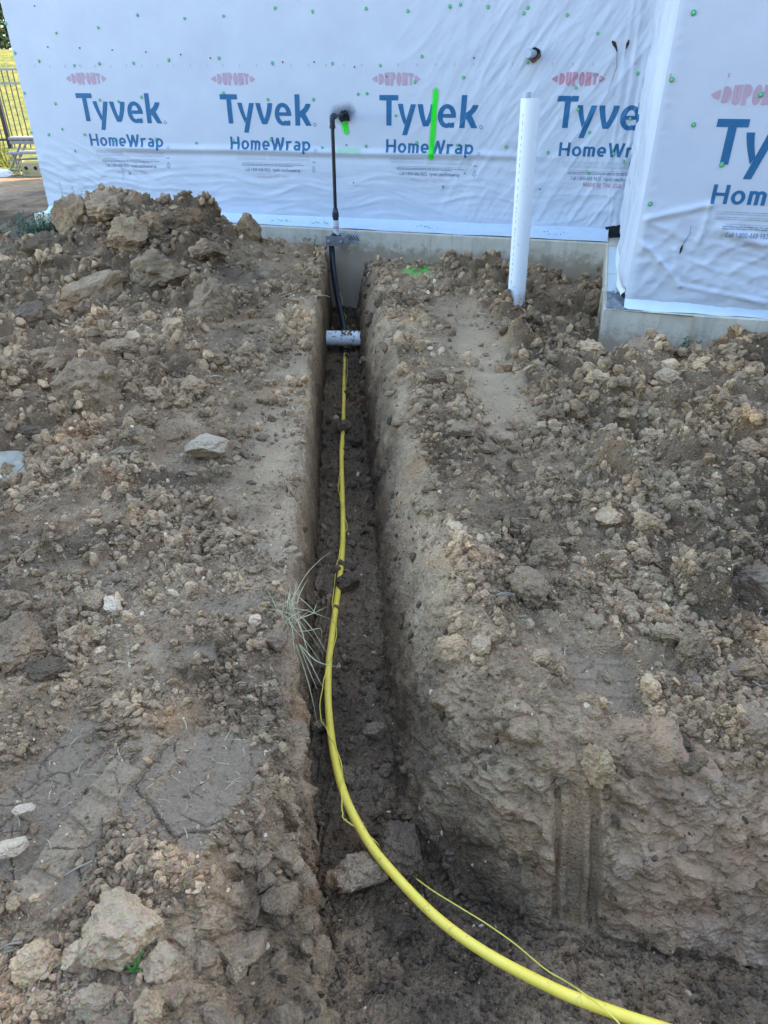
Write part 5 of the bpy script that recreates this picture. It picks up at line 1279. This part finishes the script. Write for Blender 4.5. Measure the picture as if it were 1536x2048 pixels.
# crumbs: one object, instanced points
def crumbs(name, npt, wmap, lo, hi, power, label, mat, seed, near_bias=0.0):
    rg = np.random.default_rng(seed)
    pr = (wmap / wmap.sum()).reshape(-1); id_ = rg.choice(nR * nC, npt, p=pr)
    jx = rg.random(npt)[:, None]; nxt = np.minimum(id_ + 1, nR * nC - 1)
    pts = P.reshape(-1, 3)[id_] * (1 - jx) + P.reshape(-1, 3)[nxt] * jx
    D = pts[:, 1] * .846 + (1.55 - pts[:, 2]) * .533
    px_r = lo * (1 + rg.pareto(power, npt)); px_r = np.minimum(px_r, hi); size = np.clip(px_r * D / FPX, .0016, .04)
    pts = pts + nrm.reshape(-1, 3)[id_] * (size * .25)[:, None]
    me = bpy.data.meshes.new(name); me.vertices.add(npt); me.vertices.foreach_set('co', pts.astype(np.float32).reshape(-1)); 
    a = me.attributes.new('size', 'FLOAT', 'POINT'); a.data.foreach_set('value', size.astype(np.float32))
    a = me.attributes.new('shape', 'FLOAT_VECTOR', 'POINT'); a.data.foreach_set('vector', (size[:, None] * (np.array([.85, .68, .52]) + rg.random((npt, 3)) * np.array([.35, .42, .45]))).astype(np.float32).reshape(-1))
    a = me.attributes.new('turn', 'FLOAT_VECTOR', 'POINT'); a.data.foreach_set('vector', (rg.random((npt, 3)) * 6.28).astype(np.float32).reshape(-1))
    a = me.attributes.new('pick', 'INT', 'POINT'); a.data.foreach_set('value', rg.integers(0, 8, npt).astype(np.int32))
    me.update(); o = link(bpy.data.objects.new(name, me)); tag(o, label, None, None, 'stuff')
    ng = bpy.data.node_groups.new(name, 'GeometryNodeTree')
    ng.interface.new_socket('Geometry', in_out='INPUT', socket_type='NodeSocketGeometry'); ng.interface.new_socket('Geometry', in_out='OUTPUT', socket_type='NodeSocketGeometry')
    n = ng.nodes; L = ng.links.new
    gi = n.new('NodeGroupInput'); go = n.new('NodeGroupOutput'); j = n.new('GeometryNodeJoinGeometry')
    for q_ in range(8):
        ic = n.new('GeometryNodeMeshIcoSphere'); ic.inputs['Subdivisions'].default_value = 2 if q_ < 5 else 3; ic.inputs['Radius'].default_value = 1.0
        sp_ = n.new('GeometryNodeSetPosition'); po = n.new('GeometryNodeInputPosition'); vo = n.new('ShaderNodeTexVoronoi'); vo.voronoi_dimensions = '4D'; vo.inputs['W'].default_value = q_ * 3.7 + seed; vo.inputs['Scale'].default_value = .9; vo.distance = 'CHEBYCHEV'
        nz = n.new('ShaderNodeTexNoise'); nz.noise_dimensions = '4D'; nz.inputs['W'].default_value = q_ * 5.1 + seed; nz.inputs['Scale'].default_value = 1.6; nz.inputs['Detail'].default_value = 3
        L(po.outputs[0], vo.inputs['Vector']); L(po.outputs[0], nz.inputs['Vector'])
        m1 = n.new('ShaderNodeMath'); m1.operation = 'MULTIPLY_ADD'; L(vo.outputs['Distance'], m1.inputs[0]); m1.inputs[1].default_value = -.75; m1.inputs[2].default_value = .75
        m2 = n.new('ShaderNodeMath'); m2.operation = 'MULTIPLY_ADD'; L(nz.outputs[0], m2.inputs[0]); m2.inputs[1].default_value = 1.25; L(m1.outputs[0], m2.inputs[2])
        vm = n.new('ShaderNodeVectorMath'); vm.operation = 'SCALE'; L(po.outputs[0], vm.inputs[0]); L(m2.outputs[0], vm.inputs['Scale'])
        v2 = n.new('ShaderNodeVectorMath'); v2.operation = 'MULTIPLY'; L(vm.outputs[0], v2.inputs[0]); v2.inputs[1].default_value = (1, .65 + .05 * q_, .55 + .04 * ((q_ * 3) % 8))
        L(ic.outputs[0], sp_.inputs['Geometry']); L(v2.outputs[0], sp_.inputs['Position'])
        g2 = n.new('GeometryNodeGeometryToInstance'); L(sp_.outputs[0], g2.inputs[0]); L(g2.outputs[0], j.inputs[0])
    def attr(nm, ty):
        x = n.new('GeometryNodeInputNamedAttribute'); x.data_type = ty; x.inputs['Name'].default_value = nm; return x.outputs[0]
    iop = n.new('GeometryNodeInstanceOnPoints'); iop.inputs['Pick Instance'].default_value = True
    L(gi.outputs[0], iop.inputs['Points']); L(j.outputs[0], iop.inputs['Instance']); L(attr('pick', 'INT'), iop.inputs['Instance Index'])
    e2r = n.new('FunctionNodeEulerToRotation'); L(attr('turn', 'FLOAT_VECTOR'), e2r.inputs[0]); L(e2r.outputs[0], iop.inputs['Rotation'])
    L(attr('shape', 'FLOAT_VECTOR'), iop.inputs['Scale'])
    sm = n.new('GeometryNodeSetMaterial'); sm.inputs['Material'].default_value = mat; L(iop.outputs[0], sm.inputs['Geometry']); L(sm.outputs[0], go.inputs[0])
    o.modifiers.new('crumbs', 'NODES').node_group = ng; return o
inview = (Py > .45) & (Py < 8.5) & (np.abs(Px) < .62 * (Py * .9 + .8))
w1 = np.where(inview & (Wb > .97), (rough + .03) ** 1.1, 0) + np.where(inview & (Wb > .6) & (Wb < .97), .05, 0)
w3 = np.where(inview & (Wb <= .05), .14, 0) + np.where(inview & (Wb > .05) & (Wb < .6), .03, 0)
cl_ = .25 + 1.6 * sstep(-.15, .4, fbm(Xg * 2.3, Yg * 2.3, 611, 3)); w1 = w1 * cl_
crumbs('soil_crumbs', 175000, w1, 1.15, 13, 1.6, 'loose grey-brown soil crumbs strewn over both banks and the trench', M['clod'], 1)
crumbs('trench_crumbs', 13000, w3, 1.2, 10, 1.6, 'moist shade-darkened crumbs fallen on the floor of the trench and pit', M['clod_dark'], 3)  # darker material follows the moist, shade-painted trench floor
w2 = np.where(inview & (Wb > .97), .25 + rough, .1)
w2 = np.where(inview, w2, 0)
crumbs('pale_grit', 2600, w2, 1.3, 6, 1.8, 'pale stone chips scattered through the soil', M['clod_pale'], 2)
# ------------------------------------------------------------------ cover, plants, straw
p, t = hit(2, 957)
cov = empty('manhole_cover', (p[0], p[1], p[2] + .035), 'round concrete manhole cover with turquoise paint, cut by the left edge', 'manhole cover')
rc = 62 * t / FPX
mb = MB(); kk = 40
def lathe(mb, c, prof, k_=40):
    v = []
    for r_, z_ in prof: v += [c + np.array([r_ * math.cos(a), r_ * math.sin(a), z_]) for a in [2 * math.pi * i / k_ for i in range(k_)]]
    f = [(j * k_ + i, j * k_ + (i + 1) % k_, (j + 1) * k_ + (i + 1) % k_, (j + 1) * k_ + i) for j in range(len(prof) - 1) for i in range(k_)] + [tuple((len(prof) - 1) * k_ + i for i in range(k_))]
    mb.add(v, f)
cc = np.array(cov.location)
mb = MB(); lathe(mb, cc, [(rc, -.06), (rc, .022), (rc * .985, .028), (rc * .90, .028), (rc * .89, .02)]); mb.build('rim', M['lid'], cov, True)
mb = MB(); lathe(mb, cc, [(rc * .885, -.02), (rc * .885, .024), (rc * .87, .030), (rc * .3, .031), (.001, .031)]); o = mb.build('lid', M['lid'], cov, True)
cov.rotation_euler = (.06, -.04, .2)
def ribbon(mb, pts, w, flatn=None):
    pts = [np.array(p_, float) for p_ in pts]; n_ = len(pts); v = []; 
    for i, p_ in enumerate(pts):
        t_ = pts[min(i + 1, n_ - 1)] - pts[max(0, i - 1)]; t_ /= np.linalg.norm(t_) + 1e-9
        s_ = np.cross(t_, np.array([.3, -.8, .55])); s_ /= np.linalg.norm(s_) + 1e-9; u_ = np.cross(s_, t_); ww = w * (1 - .85 * (i / (n_ - 1)) ** 2)
        v += [p_ - s_ * ww / 2, p_ + u_ * ww * .28, p_ + s_ * ww / 2]
    mb.add(v, [(3 * i + j, 3 * i + j + 1, 3 * i + j + 4, 3 * i + j + 3) for i in range(n_ - 1) for j in range(2)])
def arcblade(base, dirv, L_, bend, rnd):
    d_ = np.array(dirv, float); d_ /= np.linalg.norm(d_); pts = [np.array(base, float)]; n_ = 7
    for i in range(n_):
        d_ = d_ + np.array([rnd.gauss(0, .05), rnd.gauss(0, .05), -bend / n_ + rnd.gauss(0, .03)]); d_ /= np.linalg.norm(d_); pts.append(pts[-1] + d_ * L_ / n_)
    return pts
# dry grass tuft hanging into the trench
tp, td = hit(578, 1235); rn = random.Random(21)
tuft = empty('dry_grass_tuft', tp, 'tuft of pale dry grass drooping over the left trench edge onto the pipe', 'grass tuft')
mb = MB()
for i in range(52):
    b_ = tp + np.array([rn.gauss(0, .025), rn.gauss(0, .05), .005])
    if i < 42: dr_ = (rn.uniform(-.7, .6), rn.uniform(-.2, 1), rn.uniform(.15, .8)); L_ = rn.uniform(.04, .13); bd = rn.uniform(.1, .9)
    else: dr_ = (rn.uniform(.2, .8), rn.uniform(-1.1, -.3), rn.uniform(.0, .35)); L_ = rn.uniform(.10, .27); bd = rn.uniform(.5, 1.3)
    ribbon(mb, arcblade(b_, dr_, L_, bd, rn), rn.uniform(.0012, .003))
mb.build('blade', M['dry_blade'], tuft)['kind'] = 'stuff'
def cam_pts(pp, depth):   # a stem through measured places at a given distance
    return [ray(a, b) * (depth + dd) + CO for a, b, dd in pp]
mb = MB()
for st in ([(575, 1235, 0), (590, 1190, -.02), (612, 1150, -.03), (640, 1120, -.03), (663, 1103, -.02)], [(580, 1245, 0), (605, 1235, -.03), (628, 1226, -.04), (655, 1213, -.04)], [(626, 1228, -.04), (634, 1205, -.05)],
           [(582, 1262, 0), (612, 1262, -.03), (642, 1257, -.05), (642, 1275, -.05)], [(600, 1290, -.02), (630, 1320, -.03), (655, 1330, -.04), (682, 1334, -.04)],
           [(592, 1290, 0), (612, 1350, -.02), (625, 1400, -.02), (634, 1445, -.01)], [(598, 1290, 0), (620, 1325, -.03), (641, 1366, -.03), (655, 1385, -.03)], [(598, 1288, 0), (618, 1340, -.02), (634, 1378, -.02)]):
    ribbon(mb, spline(cam_pts(st, td), .01), .0042)
mb.build('long_stem', M['dry_blade'], tuft)['kind'] = 'stuff'
mb = MB()
for i in range(9): ribbon(mb, arcblade(tp + np.array([-.05 + rn.gauss(0, .012), .06 + rn.gauss(0, .01), .0]), (rn.uniform(-.8, .8), rn.uniform(-.3, .8), .6), rn.uniform(.03, .06), .6, rn), .003)
mb.build('green_blade', M['green_blade'], tuft)['kind'] = 'stuff'
# fresh sprout bottom left
sp0, td = hit(268, 1945); spr = empty('grass_sprout', sp0, 'tiny bright green grass sprout among clods at the bottom left', 'grass sprout')
for dr_, L_ in (((.35, .35, .9), .075), ((.2, .15, 1), .055), ((-.5, .1, .7), .045), ((-.1, -.3, .8), .035), ((.5, -.1, .6), .035)):
    mb = MB(); ribbon(mb, arcblade(sp0, dr_, L_, .25, rn), .006); mb.build('blade', M['green_blade'], spr)
# leafy weed by the footing corner, small weeds at the footing
def weed(px, py, yw, spread, hgt, nst, label, nm='weed', mat='weed', grp=None, seed=1):
    c_ = at_y(px, py, yw); c_[2] = ground_at(c_[0], c_[1]); w_ = empty(nm, c_, label, 'weed', grp); rn_ = random.Random(seed); ms = MB(); ml_ = MB()
    for i in range(nst):
        b_ = c_ + np.array([rn_.gauss(0, spread * .5), rn_.gauss(0, spread * .3), 0]); b_[2] = c_[2] - .02
        pts = arcblade(b_, (rn_.gauss(0, .4), rn_.gauss(0, .4), 1), hgt * rn_.uniform(.5, 1), .3, rn_); ms.tube(pts, .002, 4, False)
        for q_ in pts[1:]:
            for _ in range(3):
                d_ = np.array([rn_.gauss(0, 1), rn_.gauss(0, 1), rn_.uniform(-.2, .8)]); d_ /= np.linalg.norm(d_); L_ = rn_.uniform(.02, .045); s_ = np.cross(d_, UZ); s_ /= np.linalg.norm(s_) + 1e-9
                ml_.add([q_, q_ + d_ * L_ * .5 + s_ * L_ * .28, q_ + d_ * L_ + UZ * -.006, q_ + d_ * L_ * .5 - s_ * L_ * .28], [(0, 1, 2, 3)])
    ms.build('stem', M[mat], w_)['kind'] = 'stuff'; ml_.build('leaf', M[mat], w_)['kind'] = 'stuff'; return w_
weed(88, 470, 8.55, .34, .32, 130, 'grey-green leafy weed growing beside the left corner of the footing', seed=3)
weed(142, 412, 8.7, .08, .62, 8, 'thin green weed rising behind the left top of the heap', seed=4)
weed(622, 487, 7.75, .05, .22, 7, 'small weed between the heap and the black riser', seed=5)
weed(430, 470, 7.9, .10, .20, 6, 'sparse weed on the soil crest by the footing', seed=6)
weed(1378, 668, 4.62, .05, .20, 4, 'thin weed against the right footing', seed=7)
weed(48, 336, 15.8, .35, .25, 30, 'green weed at the edge of the sunlit grass, far left', mat='green_blade', seed=8)
# straw and roots
rs = random.Random(31); mb = MB(); 
wst = np.where(inview & (Wb > .9), .2 + ((Px > 0) & (Py > 5)) * .8 + (np.abs(tt) < .9) * .5, 0); pst = (wst / wst.sum()).reshape(-1)
for c_ in rng.choice(nR * nC, 230, p=pst):
    q_ = np.array([Px.flat[c_], Py.flat[c_], Pz.flat[c_] + .006]); D = q_[1] * .85 + .8; L_ = rs.uniform(10, 42) * D / FPX; a = rs.uniform(0, 6.28)
    d_ = np.array([math.cos(a), math.sin(a), rs.uniform(-.12, .3)]); b_ = np.array([-d_[1], d_[0], 0]) * rs.uniform(-.25, .25) * L_
    ribbon(mb, [q_, q_ + d_ * L_ * .35 + b_ * .8 + UZ * .003, q_ + d_ * L_ * .7 + b_ + UZ * .002, q_ + d_ * L_], max(.0014, 1.7 * D / FPX))
tag(mb.build('straw', M['straw']), 'bits of dry straw strewn over the soil', kind='stuff')
def root(px, py, pts, label, w=.0022):
    mb = MB(); b_, td = hit(px, py)
    for st in pts: mb.tube(spline([ray(a, b) * (td - .02 + dd) + CO for a, b, dd in st], .006), w, 5)
    o = mb.build('dry_root', M['root'], None, True); tag(o, label, 'root')
root(1010, 1200, [[(985, 1195, 0), (1005, 1185, -.02), (1028, 1190, -.02), (1022, 1205, -.01), (1000, 1203, -.02), (990, 1192, -.02), (1012, 1188, -.03), (1032, 1200, 0)], [(995, 1210, 0), (1008, 1192, -.03), (1030, 1188, -.01)], [(990, 1218, 0), (980, 1240, -.01), (970, 1262, 0)]], 'curled knot of dry roots on the right bank')
root(1010, 1440, [[(990, 1438, 0), (1006, 1449, -.02), (1025, 1435, -.02), (1040, 1420, 0), (1052, 1418, 0)]], 'single kinked dry root on the right bank face')
root(870, 1275, [[(862, 1280, 0), (875, 1268, -.01), (892, 1262, 0)], [(872, 1285, 0), (884, 1270, -.01)]], 'pale root ends sticking from the right bank')
root(1500, 1372, [[(1450, 1388, 0), (1480, 1398, -.02), (1520, 1402, -.01), (1540, 1390, 0)], [(1505, 1362, 0), (1525, 1372, -.02), (1545, 1368, 0)], [(1490, 1405, 0), (1536, 1396, -.01)]], 'bundle of grey roots at the right edge')
root(845, 1060, [[(830, 1250, 0), (840, 1235, 0)], [(838, 1240, 0), (852, 1246, -.01), (858, 1262, 0)]], 'small root hanging out of the right trench wall')
root(30, 1890, [[(0, 1898, 0), (20, 1888, -.01), (45, 1885, 0)], [(0, 1908, 0), (25, 1900, -.01)]], 'thin roots at the lower left edge')
root(130, 1735, [[(128, 1752, 0), (150, 1738, -.01), (184, 1722, 0)]], 'long straw-like root on the cracked mud plate')

# ------------------------------------------------------------------ far left: lawn, fence, work platform, trees
P_ = np.zeros((30, 30, 3))
for i in range(30):
    for j in range(30):
        x = -26 + 22 * j / 29; y = 16.6 + 62 * (i / 29) ** 1.6
        P_[i, j] = (x, y, -.13 + .05 * float(gnoise(x * .8, y * .8, 77)) + 3.1 * float(sstep(np.array(21.), np.array(47.), np.array(float(y)))) + .02 * float(gnoise(x * 3, y * 3, 78)))
tag(grid_obj('lawn', P_, M['lawn']), 'sunlit yellow-green grass slope behind the fence', kind='structure')
mb = MB(); rg = random.Random(5)
for i in range(6500):
    y = 16.8 + 26 * rg.random() ** 1.5; x = -.555 * y + 1.4 - 2.6 * rg.random() * (y / 20); zz = -.13 + 3.1 * float(sstep(21., 47., y)); hgt = rg.uniform(.06, .22) * (.6 + y / 40)
    a = rg.uniform(0, 6.28); w_ = .012 * (y / 18); 
    mb.add([(x - w_ * math.cos(a), y - w_ * math.sin(a), zz), (x + w_ * math.cos(a), y + w_ * math.sin(a), zz), (x + rg.gauss(0, .05), y + rg.gauss(0, .05), zz + hgt)], [(0, 1, 2)])
tag(mb.build('grass', M['lawn_blade']), 'rough sunlit grass growing behind the fence', kind='stuff')
fy = 22.0; fb = at_y(18, 288, fy); ft = at_y(40, 137, fy)
fz0, fz1 = -.12, ft[2]
fen = empty('metal_fence', (fb[0], fy, fz0), 'black metal picket fence in front of the sunlit grass', 'fence')
x0 = fb[0] - 4.2; x1 = fb[0] + 3.0
for zz in (fz1 - .02, fz1 - .34, fz0 + .22):
    mb = MB(); mb.box(((x0 + x1) / 2, fy, zz), (x1 - x0, .05, .05)); mb.build('rail', M['alu'] if zz > 1 else M['fence'], fen)
pk = None
for i in range(48):
    x = x0 + .15 * i
    if pk is None: mb = MB(); mb.box((x, fy, (fz0 + fz1) / 2), (.024, .024, fz1 - fz0)); pk = mb.build('picket', M['fence'], fen); xb = x
    else: o = pk.copy(); link(o, fen); o.location = (x - xb, 0, 0)
for x in (fb[0] + .05, fb[0] - 2.4, fb[0] + 2.5):
    mb = MB(); mb.box((x, fy - .06, (fz0 + fz1) / 2 - .02), (.10, .10, fz1 - fz0)); mb.box((x, fy - .06, fz1), (.13, .13, .03)); mb.build('post', M['fence'], fen)
# folding work platform and block
by = 16.2; g0 = at_y(22, 330, by); zb_ = -.16
wp_ = empty('work_platform', (g0[0], by, zb_), 'aluminium folding work platform standing beyond the house corner', 'work platform')
tp_ = at_y(40, 276, by); zt_ = tp_[2]
mb = MB(); mb.box((g0[0] + .78, by, zt_), (1.25, .32, .05)); mb.build('deck', M['alu'], wp_, bevel=.008)
mb = MB(); mb.box((g0[0] + .78, by - .17, zt_ - .07), (1.2, .02, .06)); mb.build('deck_rail', M['alu'], wp_)
for s_ in (-1, 1):
    yy = by + .13 * s_
    for a, b in (((g0[0] - .05, zb_), (g0[0] + .42, zt_ - .03)), ((g0[0] + .22, zb_), (g0[0] + .16, zt_ - .28)), ((g0[0] + 1.25, zb_), (g0[0] + 1.18, zt_ - .03))):
        mb = MB(); mb.tube([(a[0], yy, a[1]), (b[0], yy, b[1])], .022, 8); mb.build('leg', M['alu'], wp_, True)
mb = MB(); mb.tube([(g0[0] + .02, by - .13, zb_ + .28), (g0[0] + 1.2, by - .13, zb_ + .32)], .016, 8); mb.build('brace', M['alu'], wp_, True)
bk_ = empty('concrete_block', (g0[0] + .68, by - .35, zb_), 'pale hollow block lying under the work platform', 'block')
mb = MB(); mb.box((g0[0] + .78, by - .42, zb_ + .14), (.62, .30, .26)); mb.build('block_body', M['block'], bk_, bevel=.012)
for s_ in (-.13, .06): 
    mb = MB(); mb.tube([(g0[0] + .70 + s_, by - .575, zb_ + .17), (g0[0] + .70 + s_, by - .571, zb_ + .17)], .038, 10); mb.build('hole', M['dark_gap'], bk_)
mb = MB(); mb.box((g0[0] + .55, by - .1, zb_ + .42), (.85, .5, .03)); tag(mb.build('plank', M['alu']), 'grey plank resting above the pale block', 'plank')
wp2 = at_y(4, 342, 15.6); me = rock_mesh('plastic_scrap', 77, 3, 5, .2, .05, (1.2, .7, .5)); put_rock('plastic_scrap', me, M['paper'], (wp2[0], wp2[1], -.17), .16, (0, 0, .3), 'white scrap of plastic on the dirt edge, far left', 'scrap')
# trees on the rise
def tree(x, y, z0, hgt, rad, seed, label):
    rn_ = random.Random(seed); tr = empty('tree', (x, y, z0), label, 'tree', 'dark trees on the rise')
    mb = MB(); mb.tube(spline([(x, y, z0 - .3), (x + .1, y, z0 + hgt * .3), (x - .1, y + .1, z0 + hgt * .7)], .4), [.22 * (1 - .6 * i / 40) for i in range(len(spline([(x, y, z0 - .3), (x + .1, y, z0 + hgt * .3), (x - .1, y + .1, z0 + hgt * .7)], .4)))], 9)
    for i in range(7):
        a = rn_.uniform(0, 6.28); h0 = z0 + hgt * rn_.uniform(.15, .6); mb.tube([(x, y, h0), (x + math.cos(a) * rad * .4, y + math.sin(a) * rad * .4, h0 + hgt * .12), (x + math.cos(a) * rad * .75, y + math.sin(a) * rad * .75, h0 + hgt * .2)], [.09, .06, .03], 6)
    mb.build('trunk', M['bark'], tr, True)
    mb = MB()
    clus = [(rn_.gauss(0, .45) * rad, rn_.gauss(0, .45) * rad, z0 + hgt * rn_.uniform(.06, 1.0)) for _ in range(110)]
    for cx_, cy_, cz_ in clus:
        for _ in range(55):
            c_ = np.array([x + cx_ + rn_.gauss(0, .32), y + cy_ + rn_.gauss(0, .32), cz_ + rn_.gauss(0, .28)]); d_ = np.array([rn_.gauss(0, 1) for _ in range(3)]); d_ /= np.linalg.norm(d_); s_ = np.cross(d_, np.array([rn_.gauss(0, 1) for _ in range(3)])); s_ /= np.linalg.norm(s_); L_ = rn_.uniform(.10, .20)
            mb.add([c_ - d_ * L_, c_ + s_ * L_ * .5, c_ + d_ * L_, c_ - s_ * L_ * .5], [(0, 1, 2, 3)])
    mb.build('crown', M['leaf'], tr)['kind'] = 'stuff'
for i, (dx, yy, hh, rr_) in enumerate(((-.8, 48, 7, 2.8), (2.2, 51, 8, 3.0), (-3.6, 52, 8, 3.2), (5.2, 55, 8, 3.2))):
    tree(at_y(4, 90, yy)[0] + dx, yy, 2.7, hh, rr_, 40 + i, ('dark leafy tree behind the fence, at the very left edge', 'dark tree standing behind the wall corner on the rise', 'dark tree left of the others on the rise', 'rearmost dark tree on the rise')[i])

# unseen leafy belt added behind the camera to block low sky light from the wall
P_ = np.zeros((26, 140, 3)); rg = random.Random(9)
for i in range(26):
    for j in range(140):
        a = -1.45 + 2.9 * j / 139; s_ = i / 25; rad_ = 17 + 5 * math.sin(math.pi * min(1, s_ * 1.0)) * 0 + 3.5 * s_ * s_
        hh = 10.5 + 2.2 * float(gnoise(j * .16, 3.3, 501)) + 1.0 * float(gnoise(j * .5, 7.7, 502))
        rad_ += 1.3 * float(gnoise(j * .35, i * .35, 503)) + .5 * float(gnoise(j * .9, i * .9, 504))
        P_[i, j] = (rad_ * math.sin(a), -rad_ * math.cos(a), -.3 + hh * math.sin(s_ * math.pi / 2))
mb = MB(); 
for i in range(25):
    for j in range(139):
        for q_ in range(2):
            c_ = P_[i, j] + (P_[i + 1, j + 1] - P_[i, j]) * rg.random() + np.array([rg.gauss(0, .3), rg.gauss(0, .3), rg.gauss(0, .2)]); d_ = np.array([rg.gauss(0, 1) for _ in range(3)]); d_ /= np.linalg.norm(d_); s_ = np.cross(d_, np.array([rg.gauss(0, 1) for _ in range(3)])); s_ /= np.linalg.norm(s_); L_ = rg.uniform(.25, .5)
            mb.add([c_ - d_ * L_, c_ + s_ * L_ * .6, c_ + d_ * L_, c_ - s_ * L_ * .6], [(0, 1, 2, 3)])
b_ = len(mb.v); mb.v += [tuple(v_) for v_ in P_.reshape(-1, 3)]; mb.f += [(b_ + i * 140 + j, b_ + i * 140 + j + 1, b_ + (i + 1) * 140 + j + 1, b_ + (i + 1) * 140 + j) for i in range(25) for j in range(139)]
tag(mb.build('low_sky_blocker', M['leaf']), 'added unseen belt of dark foliage behind the camera, blocking the low sky', kind='stuff')
